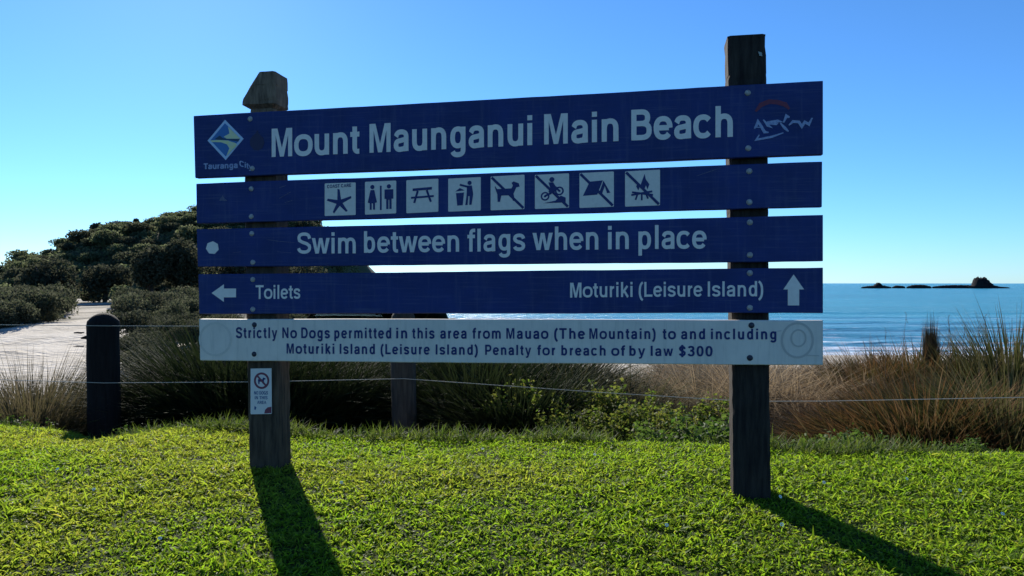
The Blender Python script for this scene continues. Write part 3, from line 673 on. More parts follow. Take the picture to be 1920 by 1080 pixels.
# bolts
def bolt(px, py, brd, m):
    u, v = P(px, py); bm = bmesh.new()
    mtx = Matrix.Translation((u, 0, v)) @ Matrix.Rotation(R(90), 4, 'X') @ Matrix.Diagonal((1, 1, 0.45, 1))
    bmesh.ops.create_uvsphere(bm, u_segments=12, v_segments=8, radius=0.0165, matrix=mtx)
    for f in bm.faces: f.smooth = True
    bm_obj('bolt', bm, m, brd)
for brd, pts, m in ((B1, [(469, 223), (473, 316), (1402, 174), (1403, 278)], 'bolt'), (B2, [(471, 354), (471, 406), (1405, 321), (1405, 379)], 'bolt'), (B3, [(472, 438), (474, 492), (1406, 417), (1406, 478)], 'bolt'),
                    (B4, [(474, 524), (474, 580), (1406, 512), (1406, 577)], 'bolt'), (B5, [(477, 609), (476.5, 664), (1409, 610), (1406, 671)], 'darkbolt')):
    for q in pts: bolt(*q, brd, M[m])

def post(rows, front, depth, seed, label, top_from, mats):
    """rows: (z, x_left, x_right, notch_front, notch_back); a squared timber with softened arrises, rough faces"""
    r = np.random.default_rng(seed); zs = [q[0] for q in rows]
    z = np.unique(np.concatenate([np.arange(zs[0], zs[-1], 0.05), zs])); bm = bmesh.new(); rings = []
    for zz in z:
        xl, xr, f_, b_ = (np.interp(zz, zs, [q[k] for q in rows]) for k in (1, 2, 3, 4))
        y0, y1 = front + f_, front + depth - b_; e = 0.014
        pr = [(xl+e, y0), ((xl+xr)/2, y0), (xr-e, y0), (xr, y0+e), (xr, (y0+y1)/2), (xr, y1-e), (xr-e, y1), ((xl+xr)/2, y1), (xl+e, y1), (xl, y1-e), (xl, (y0+y1)/2), (xl, y0+e)]
        rings.append([bm.verts.new((x + r.normal(0, 0.0014), y + (abs(r.normal(0, 0.0022)) if y < front + 0.05 else r.normal(0, 0.0022)), zz)) for x, y in pr])
    for r0, r1, zz in zip(rings, rings[1:], z):
        for k in range(12):
            f = bm.faces.new((r0[k], r0[(k+1) % 12], r1[(k+1) % 12], r1[k])); f.material_index = 1 if zz >= top_from else 0
    f = bm.faces.new(rings[-1]); f.material_index = 1
    bm.faces.new(rings[0][::-1])
    o = bm_obj('sign_post', bm, mats, sign)
    o['label'] = label
    return o
PB = BT + 0.002
def rowpx(py, xl, xr, f_=0.0, b_=0.0): 
    a, c_ = P(xl, py, PB), P(xr, py, PB); return (a[1], a[0], c_[0], f_, b_)
rows = [rowpx(q, a + 0, b_) for q, a, b_ in ((960, 467, 521), (870, 466, 520), (676, 461, 517.5), (430, 457, 515), (222, 456, 514))]
rows += [rowpx(210, 462, 507, 0.03, 0.02), rowpx(202, 462, 507, 0.035, 0.02), rowpx(196, 451, 515, 0, 0), rowpx(184, 454, 515), rowpx(160, 467, 514), rowpx(134, 483, 513.5, 0.004, 0.0)]
POST_L = post(rows, PB, 0.19, 3, 'rotted left post with a slanting top', rows[4][0], [M['timber'], M['timber_top']])
rows = [rowpx(q, a, b_) for q, a, b_ in ((1040, 1377, 1447), (945, 1376, 1446), (686, 1373, 1443), (400, 1369, 1441), (150, 1366, 1438), (140, 1366, 1437.5), (67, 1364.5, 1435.5))]
POST_R = post(rows, PB, 0.19, 4, 'square-topped right post', 99, [M['timber_dark']])
p = Poly(); p.add([P(x, y, PB) for x, y in [(1421, 97), (1428, 99), (1429, 106), (1424, 105)]], PB - 0.006, 0.004); p.build('lichen_patch', M['lichen'], POST_R)

# the small notice on the left post
no = empty('notice_plate', (SA.x, SA.y, BASE_Z), YAW)
tag(no, 'small upright white notice with a red ring fixed to the left sign post', 'notice')
Q = lambda x, y: P(440 + x/5.4, 660 + y/5.4, PB - 0.008)
YF = PB - 0.010
p = Poly(); p.add([Q(*q) for q in [(163, 168), (372, 165), (376, 620), (370, 626), (168, 630), (162, 622)]], YF, 0.004, 0); p.build('plate', M['plate'], no)
p = Poly()
cx, cy_ = 275, 290
o_ = [Q(cx + 78*math.cos(t), cy_ + 84*math.sin(t)) for t in np.linspace(0, 2*math.pi, 30)[:-1]]; i_ = [Q(cx + 58*math.cos(t), cy_ + 63*math.sin(t)) for t in np.linspace(0, 2*math.pi, 30)[:-1]]
p.add(o_, YF - 0.0008, 0.0006, 0, holes=[i_]); p.add(strip([Q(cx - 48, cy_ - 54), Q(cx + 48, cy_ + 54)], lambda a, b_: 0.0058), YF - 0.0016, 0.0006, 0)
p.build('prohibition_ring', M['maroon'] if 'maroon' in M else M.setdefault('maroon', mat('maroon_print', (0.16, 0.03, 0.055), 0.6)), no)
p = Poly(); p.add([Q(cx + x*50, cy_ - y*50) for x, y in [(-0.75, 0.3), (0.2, 0.3), (0.3, 0.65), (0.8, 0.5), (0.75, 0.25), (0.5, 0.2), (0.45, -0.7), (0.25, -0.7), (0.2, -0.2), (-0.4, -0.2), (-0.45, -0.7), (-0.65, -0.7)]], YF - 0.0011, 0.0005, 0); p.build('dog_symbol', M['navy'], no)
p = Poly()
for wd, x0, x1, yb, cp in (('NO DOGS', 200, 338, 430, 34), ('IN THIS', 206, 335, 478, 32), ('AREA', 230, 322, 524, 30)):
    put_word(p, wd, Q(x0, yb), Q(x1, yb), Q(x0, yb - cp)[1] - Q(x0, yb)[1], YF - 0.0008, 0, 0.02, 1.1)
p.add([Q(*q) for q in [(204, 545), (222, 560), (214, 585), (200, 580)]], YF - 0.0008, 0.0005, 0)
p.build('lettering', M['notice_blue'] if 'notice_blue' in M else M.setdefault('notice_blue', mat('notice_blue', (0.03, 0.09, 0.20), 0.6)), no)
p = Poly(); p.add([Q(*q) for q in [(374, 552), (374, 617), (302, 622), (310, 585), (335, 560)]], YF - 0.0008, 0.0005, 0); p.build('corner_mark', M['maroon'], no)

# ------------------------------------------------------------------ blades
def blades(name, rng, base, phi, th0, bend, length, width, nseg=3, tint=None, twist=0.5):
    N = len(base); s_ = np.linspace(0, 1, nseg + 1)
    pts = np.zeros((N, nseg + 1, 3)); pts[:, 0] = base
    hx, hy = np.cos(phi), np.sin(phi)
    for k in range(1, nseg + 1):
        th = th0 - bend * (k - 0.5) / nseg; st = length / nseg
        pts[:, k, 0] = pts[:, k-1, 0] + np.cos(th) * hx * st
        pts[:, k, 1] = pts[:, k-1, 1] + np.cos(th) * hy * st
        pts[:, k, 2] = pts[:, k-1, 2] + np.sin(th) * st
    tw = rng.normal(0, twist, N)
    wx = np.stack([-hy * np.cos(tw), hx * np.cos(tw), np.sin(tw)], -1)
    prof = np.where(s_ < 0.35, 0.75 + 0.25 * s_ / 0.35, 1 - ((s_ - 0.35) / 0.65) ** 1.6); prof[-1] = 0.04
    hw = (width[:, None] * prof[None] / 2)[..., None] * wx[:, None, :]
    V = np.stack([pts - hw, pts + hw], 2).reshape(-1, 3)
    b_ = (np.arange(N) * (nseg + 1) * 2)[:, None] + (np.arange(nseg) * 2)[None]
    Fc = np.stack([b_, b_ + 1, b_ + 3, b_ + 2], -1).reshape(-1, 4)
    al = np.repeat(np.tile(s_, N), 2)
    ti = np.repeat(rng.random(N) if tint is None else tint, (nseg + 1) * 2)
    return np_mesh(name, V, Fc, {'along': al, 'tint': ti}, smooth=True)

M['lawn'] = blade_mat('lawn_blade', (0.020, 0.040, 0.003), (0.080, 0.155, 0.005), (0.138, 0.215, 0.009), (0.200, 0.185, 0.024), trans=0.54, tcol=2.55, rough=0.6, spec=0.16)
M['fringe'] = blade_mat('rank_grass', (0.010, 0.022, 0.003), (0.034, 0.070, 0.007), (0.070, 0.115, 0.010), (0.09, 0.11, 0.018), trans=0.42, tcol=1.8)
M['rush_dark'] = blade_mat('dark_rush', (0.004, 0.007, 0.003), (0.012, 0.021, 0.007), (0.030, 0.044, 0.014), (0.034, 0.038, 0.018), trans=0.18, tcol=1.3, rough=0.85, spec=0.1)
M['rush_brown'] = blade_mat('brown_rush', (0.004, 0.006, 0.002), (0.040, 0.046, 0.010), (0.215, 0.092, 0.034), (0.20, 0.14, 0.075), trans=0.20, tcol=1.6, rough=0.8, spec=0.1, p0=0.40, pm=0.72)  # near-black lower blade: the clump's self-shadow put into the colour
M['rush_green'] = blade_mat('green_rush', (0.004, 0.007, 0.002), (0.036, 0.050, 0.011), (0.120, 0.098, 0.036), (0.16, 0.12, 0.065), trans=0.24, tcol=1.6, rough=0.8, spec=0.1, p0=0.40, pm=0.72)  # lower blade painted near-black for the shade inside the clump
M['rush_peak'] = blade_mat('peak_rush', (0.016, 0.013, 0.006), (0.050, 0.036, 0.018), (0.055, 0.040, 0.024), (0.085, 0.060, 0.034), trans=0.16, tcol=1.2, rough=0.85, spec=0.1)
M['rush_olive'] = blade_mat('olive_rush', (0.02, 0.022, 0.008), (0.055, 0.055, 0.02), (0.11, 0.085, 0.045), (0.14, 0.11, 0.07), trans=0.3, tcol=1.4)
M['straw'] = blade_mat('dry_straw', (0.05, 0.037, 0.020), (0.21, 0.155, 0.09), (0.40, 0.31, 0.20), (0.13, 0.09, 0.05), trans=0.33, tcol=1.5, rough=0.85, spec=0.1, p0=0.1)
M['leaf_weed'] = blade_mat('weed_leaf', (0.030, 0.055, 0.006), (0.065, 0.110, 0.011), (0.100, 0.150, 0.015), (0.115, 0.115, 0.022), trans=0.44, tcol=1.8)
M['leaf_green'] = blade_mat('green_leaf', (0.016, 0.032, 0.005), (0.036, 0.078, 0.009), (0.055, 0.105, 0.012), (0.07, 0.105, 0.018), trans=0.42, tcol=1.8)

# lawn
rng = np.random.default_rng(7)
def lawn_points(n, x0, x1, y0, y1):
    x = rng.uniform(x0, x1, n); y = rng.uniform(y0, y1, n)
    half = 0.72 * y + 1.9
    keep = (np.abs(x) < half) & (y < crest(x) + 0.35)
    return x[keep], y[keep]
x, y = lawn_points(820000, -6.4, 6.4, 2.3, 7.0)
clump = vnoise(x*14, y*14, 61) * 0.6 + vnoise(x*34, y*34, 62) * 0.4
patch = vnoise(x*1.6, y*1.6, 63)
keep = rng.random(len(x)) < np.clip(0.50 + 1.6 * (clump - 0.25), 0.30, 1); x, y, clump, patch = x[keep], y[keep], clump[keep], patch[keep]
N = len(x)
L_ = (0.018 + 0.038 * clump) * rng.uniform(0.65, 1.35, N) * (0.72 + 0.6 * patch) * np.where(rng.random(N) < 0.015, 1.9, 1)
W_ = rng.uniform(0.0050, 0.0120, N)
tint = np.clip(rng.beta(0.9, 4.5, N) + 0.30 * sm(0.5, 0.85, vnoise(x*0.9 + 4, y*0.9, 64)) + 0.15 * (vnoise(x*5, y*5, 65) - 0.5), 0, 1)
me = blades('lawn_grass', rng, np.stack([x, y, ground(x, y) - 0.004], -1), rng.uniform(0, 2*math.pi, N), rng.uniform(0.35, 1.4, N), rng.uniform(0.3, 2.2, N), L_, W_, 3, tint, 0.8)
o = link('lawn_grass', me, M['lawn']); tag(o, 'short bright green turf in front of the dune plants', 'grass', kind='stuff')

# rank grass along the top edge of the bank
N = 16000
x = rng.uniform(-5.2, 5.2, N); y = crest(x) + np.abs(rng.normal(0.16, 0.24, N)) - 0.03
dens = vnoise(x*2.2, y*1.5, 71); k = rng.random(N) < np.clip((dens - 0.25) * 2.0, 0.08, 1); x, y, dens = x[k], y[k], dens[k]; N = len(x)
me = blades('rank_grass', rng, np.stack([x, y, ground(x, y) - 0.01], -1), rng.uniform(0, 2*math.pi, N), rng.uniform(0.7, 1.5, N), rng.uniform(0.2, 1.5, N), rng.uniform(0.06, 0.15, N) * (0.6 + 0.9*dens), rng.uniform(0.005, 0.010, N), 4)
o = link('rank_grass', me, M['fringe']); tag(o, 'strip of longer dark green grass along the edge of the lawn', 'grass', kind='stuff')

# ------------------------------------------------------------------ tussocks
def tussock(name, label, pos, n, rad, Lr, m, seed, spread=1.0, bend=(0.3, 1.3), wr=(0.006, 0.011), lean=(0, 0), group='rush tussocks behind the fence', up=1.25, cat='tussock', dry=0.0, thmin=0.12):
    r = np.random.default_rng(seed); a = r.uniform(0, 2*math.pi, n); q = np.sqrt(r.random(n))
    bx, by = q * rad * np.cos(a), q * rad * np.sin(a)
    out_ = a + r.normal(0, 0.5, n)
    hx_, hy_ = np.cos(out_) * (0.35 + q) + lean[0], np.sin(out_) * (0.35 + q) + lean[1]
    phi = np.arctan2(hy_, hx_)
    th = np.clip(up + 0.3 - spread * (0.25 + 0.85 * q) * r.uniform(0.5, 1.3, n), thmin, 1.55)
    Ln = r.uniform(Lr[0], Lr[1], n) * (1.05 - 0.25 * q)
    x0, y0 = pos; z0 = float(ground(x0, y0))
    bz = ground(x0 + bx, y0 + by) - z0 - 0.03
    ti = np.clip(r.beta(0.7, 3.4, n) + dry, 0, 1)
    me = blades(name, r, np.stack([bx, by, bz], -1), phi, th, r.uniform(*bend, n), Ln, r.uniform(*wr, n), 6, ti, 0.4)
    o = link(name, me, m); o.location = (x0, y0, z0); tag(o, label, cat, group)
    return o
def at(px, D): return ((px - 960) / F * D, D)

GB = 'dark rush tussocks behind the sign'
WD = (0.013, 0.026)
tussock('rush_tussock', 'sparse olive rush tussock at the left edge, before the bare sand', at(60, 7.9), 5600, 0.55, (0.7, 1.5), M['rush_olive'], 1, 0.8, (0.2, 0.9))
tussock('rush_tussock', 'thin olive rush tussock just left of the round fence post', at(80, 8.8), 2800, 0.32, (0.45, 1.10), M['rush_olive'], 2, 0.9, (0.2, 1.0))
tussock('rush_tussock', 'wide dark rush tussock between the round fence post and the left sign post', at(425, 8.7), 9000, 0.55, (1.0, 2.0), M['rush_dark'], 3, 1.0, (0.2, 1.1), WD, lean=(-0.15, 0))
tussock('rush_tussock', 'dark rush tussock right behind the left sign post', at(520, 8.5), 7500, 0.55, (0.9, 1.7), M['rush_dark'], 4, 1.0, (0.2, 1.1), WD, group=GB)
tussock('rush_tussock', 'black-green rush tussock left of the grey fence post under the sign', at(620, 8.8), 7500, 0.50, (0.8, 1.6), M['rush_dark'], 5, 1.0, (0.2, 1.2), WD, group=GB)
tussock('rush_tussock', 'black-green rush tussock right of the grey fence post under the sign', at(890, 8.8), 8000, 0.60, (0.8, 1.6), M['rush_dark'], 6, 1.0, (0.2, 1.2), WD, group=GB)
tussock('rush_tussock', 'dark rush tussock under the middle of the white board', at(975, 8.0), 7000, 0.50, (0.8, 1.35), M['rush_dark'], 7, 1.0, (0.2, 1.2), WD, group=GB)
for i, (px, D) in enumerate(((455, 10.2), (575, 10.4), (700, 10.0), (790, 10.3), (905, 10.0), (1010, 9.8))):
    tussock('rush_tussock', 'dark rush tussock in the back row, seen between the front tussocks under the sign', at(px, D), 5000, 0.7, (0.9, 1.7), M['rush_dark'], 30 + i, 1.0, (0.2, 1.1), WD, group='back row of dark rushes under the sign')
GS = 'dry grass clumps on the dune'
tussock('dry_grass_clump', 'pale dry grass clump seen left of the right sign post', at(1300, 9.8), 4200, 0.8, (0.8, 1.6), M['straw'], 8, 1.2, (0.5, 1.7), wr=(0.005, 0.010), group=GS, cat='dry grass', lean=(-0.3, 0))
tussock('dry_grass_clump', 'greenish dry grass clump behind the leafy weeds', at(1190, 9.0), 3600, 0.6, (0.8, 1.45), M['rush_green'], 9, 1.0, (0.4, 1.5), wr=(0.005, 0.010), group=GS, cat='dry grass', dry=0.2)
tussock('dry_grass_clump', 'olive dry grass clump where the leafy weeds meet the dark tussocks', at(1085, 9.0), 3600, 0.6, (0.8, 1.45), M['rush_green'], 19, 1.0, (0.4, 1.4), wr=(0.005, 0.010), group=GS, cat='dry grass', dry=0.1)
tussock('dry_grass_clump', 'pale dry grass clump just right of the right sign post', at(1480, 9.6), 4200, 0.8, (0.8, 1.5), M['straw'], 10, 1.2, (0.5, 1.7), wr=(0.005, 0.010), group=GS, cat='dry grass', lean=(-0.3, 0))
tussock('dry_grass_clump', 'pale dry grass clump between the right sign post and the big brown tussock', at(1580, 10.2), 3600, 0.7, (0.7, 1.4), M['straw'], 11, 1.2, (0.5, 1.7), wr=(0.005, 0.010), group=GS, cat='dry grass', lean=(-0.3, 0))
tussock('dry_grass_clump', 'pale dry grass clump right behind the right sign post', at(1395, 10.2), 3800, 0.8, (0.8, 1.6), M['straw'], 20, 1.1, (0.5, 1.6), wr=(0.005, 0.010), group=GS, cat='dry grass', lean=(-0.3, 0))
GR = 'brown rush tussocks at the right'
WB = (0.012, 0.023)
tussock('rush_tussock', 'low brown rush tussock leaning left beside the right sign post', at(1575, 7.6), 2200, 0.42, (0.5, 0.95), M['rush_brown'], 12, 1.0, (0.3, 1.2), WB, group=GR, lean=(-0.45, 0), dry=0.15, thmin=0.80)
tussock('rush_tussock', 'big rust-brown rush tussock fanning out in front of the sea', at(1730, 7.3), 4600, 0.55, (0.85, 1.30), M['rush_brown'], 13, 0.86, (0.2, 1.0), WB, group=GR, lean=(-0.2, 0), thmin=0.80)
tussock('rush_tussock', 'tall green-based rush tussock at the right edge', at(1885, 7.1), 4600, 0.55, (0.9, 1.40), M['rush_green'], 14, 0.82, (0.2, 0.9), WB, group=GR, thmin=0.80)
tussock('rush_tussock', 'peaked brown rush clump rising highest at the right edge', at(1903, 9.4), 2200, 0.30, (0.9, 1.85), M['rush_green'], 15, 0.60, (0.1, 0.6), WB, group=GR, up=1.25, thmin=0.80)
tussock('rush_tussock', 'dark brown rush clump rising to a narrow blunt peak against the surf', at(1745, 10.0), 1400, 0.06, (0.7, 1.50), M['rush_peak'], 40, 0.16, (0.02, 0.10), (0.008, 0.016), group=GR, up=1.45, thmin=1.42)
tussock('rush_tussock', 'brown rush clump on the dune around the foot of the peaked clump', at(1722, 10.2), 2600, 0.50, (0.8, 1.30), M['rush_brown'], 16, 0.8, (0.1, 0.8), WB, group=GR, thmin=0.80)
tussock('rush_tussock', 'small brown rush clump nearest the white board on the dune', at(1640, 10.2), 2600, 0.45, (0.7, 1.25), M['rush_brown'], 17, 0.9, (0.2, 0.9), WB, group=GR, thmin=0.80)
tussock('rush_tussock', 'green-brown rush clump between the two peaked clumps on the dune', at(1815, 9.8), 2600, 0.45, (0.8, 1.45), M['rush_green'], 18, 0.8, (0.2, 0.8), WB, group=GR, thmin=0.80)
# tall bare seed stalks standing out against the sea
r_ = np.random.default_rng(99)
for px in (1660, 1690, 1772, 1785, 1802, 1835, 1850, 1868, 1895, 1908):
    D = r_.uniform(8.6, 9.6); x0, y0 = at(px, D); z0 = float(ground(x0, y0)); h = EYE - (r_.uniform(585, 640) - HORIZ) / F * D - z0
    bm = bmesh.new(); ln = r_.normal(0, 0.05); pts = [(ln*t*t*1.5, r_.normal(0, 0.01)*t, h*t) for t in (0, 0.25, 0.5, 0.75, 1)]
    tube_mesh(bm, pts, [0.004, 0.0035, 0.003, 0.0025, 0.0015], 5)
    top = Vector(pts[-1])
    for k in range(5):
        a = Vector((r_.normal(0, 0.012), r_.normal(0, 0.012), -0.018*k)); tube_mesh(bm, [top + a*0.3 + Vector((0, 0, -0.018*k)), top + a + Vector((0, 0, -0.018*k + 0.02))], [0.004, 0.002], 5)
    o = bm_obj('seed_stalk', bm, M['stalk'] if 'stalk' in M else M.setdefault('stalk', mat('seed_stalk', (0.07, 0.055, 0.035), 0.9))); o.location = (x0, y0, z0)
    tag(o, 'thin dark seed stalk standing up against the sea at the right', 'grass stalk', 'seed stalks against the sea')

# ------------------------------------------------------------------ leafy weeds by the right post
def leaf_cloud(rng, n, centre_fn, size, flat=0.5, asp=0.55):
    """n diamond leaves: returns V, F, along, tint"""
    C = centre_fn(n)
    a = rng.normal(0, 1, (n, 3)); a[:, 2] *= flat; a /= np.linalg.norm(a, axis=1)[:, None]
    b_ = rng.normal(0, 1, (n, 3)); b_ -= (b_ * a).sum(1)[:, None] * a; b_ /= np.linalg.norm(b_, axis=1)[:, None]
    s_ = size * rng.uniform(0.6, 1.4, n)[:, None]
    cz = np.cross(a, b_)
    V = np.stack([C - a*s_, C + b_*s_*asp + cz*s_*0.12, C + a*s_, C - b_*s_*asp + cz*s_*0.12], 1).reshape(-1, 3)
    Fc = np.arange(n*4).reshape(n, 4)
    return V, Fc, np.tile([0, 0.5, 1, 0.5], n).astype(float), np.repeat(rng.random(n), 4)
def weed_mesh(seed, h, rad, n, size):
    r = np.random.default_rng(seed)
    ns = 9; a = r.uniform(0, 2*math.pi, ns); q = r.uniform(0.2, 1, ns) * rad; hh = h * r.uniform(0.6, 1.05, ns)
    def cf(n):
        k = r.integers(0, ns, n); t = r.uniform(0.15, 1, n)
        return np.stack([q[k]*np.cos(a[k])*t, q[k]*np.sin(a[k])*t, hh[k]*t], -1) + r.normal(0, 0.03, (n, 3))
    V, Fc, al, ti = leaf_cloud(r, n, cf, size)
    V[:, 2] = np.maximum(V[:, 2], 0)
    st = bmesh.new()
    for k in range(ns): tube_mesh(st, [(0, 0, 0), (q[k]*math.cos(a[k])*0.55, q[k]*math.sin(a[k])*0.55, hh[k]*0.5), (q[k]*math.cos(a[k]), q[k]*math.sin(a[k]), hh[k])], [0.005, 0.004, 0.002], 5)
    bmesh.ops.recalc_face_normals(st, faces=st.faces); ms = bpy.data.meshes.new('stem'); st.to_mesh(ms); st.free()
    ms.materials.append(M['stalk'])
    return np_mesh('foliage', V, Fc, {'along': al, 'tint': ti}), ms
wm = [weed_mesh(200 + i, 0.56, 0.32, 3800, 0.0155) for i in range(3)]
for me, _ in wm: me.materials.append(M['leaf_weed'])
gm = [weed_mesh(210 + i, 0.22, 0.18, 800, 0.017) for i in range(2)]
for me, _ in gm: me.materials.append(M['leaf_green'])
def weed(pos, pair, rz, sc, label, group):
    e = empty('leafy_weed', (*pos, float(ground(*pos)) - 0.01), rz); e.scale = (sc, sc, sc); tag(e, label, 'weed', group)
    for nm, me in zip(('foliage', 'stem'), pair):
        c_ = bpy.data.objects.new(nm, me); COL.objects.link(c_); c_.parent = e
r_ = np.random.default_rng(5)
for i, (px, D, sc) in enumerate([(1015, 7.7, 1.4), (1060, 7.3, 1.25), (1105, 7.7, 1.5), (1150, 7.2, 1.2), (1195, 7.6, 1.3), (1245, 7.1, 1.3), (1290, 7.4, 1.3), (1090, 6.8, 1.2), (1185, 6.7, 1.15), (1255, 6.6, 1.0), (1040, 6.8, 1.1), (1325, 7.0, 1.0), (1135, 6.9, 1.3), (985, 7.4, 1.4)]):
    weed(at(px, D), wm[i % 3], r_.uniform(0, 6.28), sc, 'yellow-green leafy weed in the patch left of the right sign post', 'leafy weeds left of the right sign post')
for i, (px, D, sc) in enumerate([(1235, 5.85, 1.2), (1290, 5.9, 1.5), (1335, 5.85, 1.6), (1362, 5.7, 1.4), (1320, 6.1, 1.7)]):
    weed(at(px, D), gm[i % 2], r_.uniform(0, 6.28), sc, 'low dark green weed at the lawn edge left of the right sign post', 'low green weeds left of the right post')
for i, (px, D, sc) in enumerate([(1475, 5.6, 1.0), (1520, 5.55, 1.0), (1570, 5.6, 1.1), (1620, 5.5, .9)]):
    weed(at(px, D), gm[i % 2], r_.uniform(0, 6.28), sc, 'low dark green weed at the lawn edge right of the right sign post', 'low green weeds right of the right post')
for i, (px, D, sc) in enumerate([(1780, 5.35, .6), (1812, 5.4, .75), (1840, 5.3, .55)]):
    weed(at(px, D), gm[i % 2], r_.uniform(0, 6.28), sc, 'low bright green weed under the big rush tussock at the right', 'low green weeds under the right tussock')
for i, (px, D, sc) in enumerate([(255, 6.6, .9), (285, 6.7, .8), (20, 6.7, .9), (60, 6.7, .9)]):
    weed(at(px, D), gm[i % 2], r_.uniform(0, 6.28), sc, 'low dark green weed at the lawn edge ' + ('right' if px > 200 else 'left') + ' of the round fence post', 'low green weeds ' + ('right' if px > 200 else 'left') + ' of the fence post')

# daisies
bm = bmesh.new()
for k in range(9):
    a = 2*math.pi*k/9; d = Vector((math.cos(a), math.sin(a), 0)); e = Vector((-math.sin(a), math.cos(a), 0))
    bm.faces.new([bm.verts.new(v) for v in (d*0.002, d*0.007 + e*0.0025 + Vector((0, 0, .001)), d*0.0105 + Vector((0, 0, .002)), d*0.007 - e*0.0025 + Vector((0, 0, .001)))])
md = bpy.data.meshes.new('petals'); bm.to_mesh(md); bm.free(); md.materials.append(mat('white_petal', (0.8, 0.8, 0.76), 0.6))
bm = bmesh.new(); bmesh.ops.create_uvsphere(bm, u_segments=8, v_segments=6, radius=0.003, matrix=Matrix.Diagonal((1, 1, 0.6, 1))); mc = bpy.data.meshes.new('flower_centre'); bm.to_mesh(mc); bm.free(); mc.materials.append(mat('yellow_centre', (0.5, 0.33, 0.03), 0.8))
bm = bmesh.new(); tube_mesh(bm, [(0, 0, -0.06), (0.003, 0, -0.03), (0, 0, 0)], [0.0012]*3, 5); mst = bpy.data.meshes.new('stem'); bm.to_mesh(mst); bm.free(); mst.materials.append(M['leaf_green'])
for px, py in [(905, 842), (1115, 853), (640, 905), (176, 918), (108, 880), (1463, 932), (1466, 984), (1545, 905), (1800, 920), (1880, 964), (1250, 985), (1700, 898), (300, 1010)]:
    D = 1.165 * F / (py - HORIZ); x0 = (px - 960) / F * D
    for _ in range(8):
        D = (EYE - float(ground(x0, D)) - 0.05) * F / (py - HORIZ); x0 = (px - 960) / F * D
    e = empty('daisy', (x0, D, float(ground(x0, D)) + 0.052), r_.uniform(0, 6)); e.rotation_euler = (R(r_.uniform(25, 60)), R(r_.uniform(-20, 20)), r_.uniform(-.5, .5))
    tag(e, 'tiny white daisy in the short turf', 'daisy', 'white daisies in the lawn')
    for nm, q in (('petals', md), ('flower_centre', mc), ('stem', mst)):
        c_ = bpy.data.objects.new(nm, q); COL.objects.link(c_); c_.parent = e

# ------------------------------------------------------------------ fence
def log(px, D, py_top, rad, m, label, peg):
    x0, y0 = at(px, D); z0 = float(ground(x0, y0)) - 0.3; zt = EYE - (py_top - HORIZ) / F * D
    e = empty('fence_post', (x0, y0, z0)); tag(e, label, 'fence post', 'round log posts of the wire fence')
    r = np.random.default_rng(int(px)); h = zt - z0; bm = bmesh.new(); n = 20; rings = []
    lv = list(np.linspace(0, h - 0.12, 12)) + [h - 0.08, h - 0.05, h - 0.025, h - 0.008, h]
    for k, z in enumerate(lv):
        d = max(0, z - (h - 0.12)) / 0.12; f = math.sqrt(max(0.0, 1 - d*d*0.97)) if d > 0 else 1
        if peg and h - 0.34 < z < h - 0.13: f *= 0.98
        wob = 1 + 0.015 * r.normal()
        rings.append([bm.verts.new((0.02*math.sin(z*3) * 0.4 + rad*1.06*f*wob*(1 - 0.05*z/h)*math.cos(2*math.pi*j/n), rad*f*math.sin(2*math.pi*j/n), z)) for j in range(n)])
    for r0, r1 in zip(rings, rings[1:]):
        for j in range(n): bm.faces.new((r0[j], r0[(j+1) % n], r1[(j+1) % n], r1[j])).smooth = True
    bm.faces.new(rings[-1]); bm.faces.new(rings[0][::-1])
    bm_obj('log', bm, m, e)
    if peg:
        bm = bmesh.new(); z = EYE - (633 - HORIZ) / F * D - z0
        tube_mesh(bm, [(-rad*0.9, 0, z), (-rad - 0.03, -0.005, z + 0.002), (-rad - 0.075, -0.01, z - 0.004)], [0.02, 0.018, 0.008], 8); bm_obj('peg', bm, m, e)
    return x0, y0
ax, ay = log(195, 7.3, 587, 0.146, M['log'], 'black round-topped log fence post standing alone left of the sign', True)
bx, by = log(757, 7.5, 578, 0.121, M['greylog'], 'grey log fence post under and behind the sign', False)
def wire(pts, rad, label):
    q = [Vector((*at(px, D), EYE - (py - HORIZ) / F * D)) for px, py, D in pts]
    fine = []
    for a, b_ in zip(q, q[1:]):
        for t in np.linspace(0, 1, 8)[:-1]: fine.append(a.lerp(b_, t))
    fine.append(q[-1]); c0 = fine[0]
    bm = bmesh.new(); tube_mesh(bm, [f - c0 for f in fine], [rad * 0.8]*len(fine), 6)
    o = bm_obj('fence_wire', bm, M['wire'], None); o.location = c0; tag(o, label, 'wire', 'wires of the fence')
wire([(-420, 702, 6.7), (0, 712, 7.05), (195, 718, 7.13), (480, 716, 7.25), (757, 710, 7.36), (1000, 727, 7.2), (1130, 736, 7.1), (1400, 752.5, 6.9), (1550, 752, 6.75), (1920, 745, 6.22), (2300, 722, 5.8)], 0.0042, 'low sagging fence wire running the whole width behind the sign')
wire([(-420, 604, 6.7), (0, 609, 7.05), (195, 611, 7.13), (370, 611.5, 7.25), (757, 612, 7.36)], 0.0042, 'upper fence wire from the left edge to the grey log post')

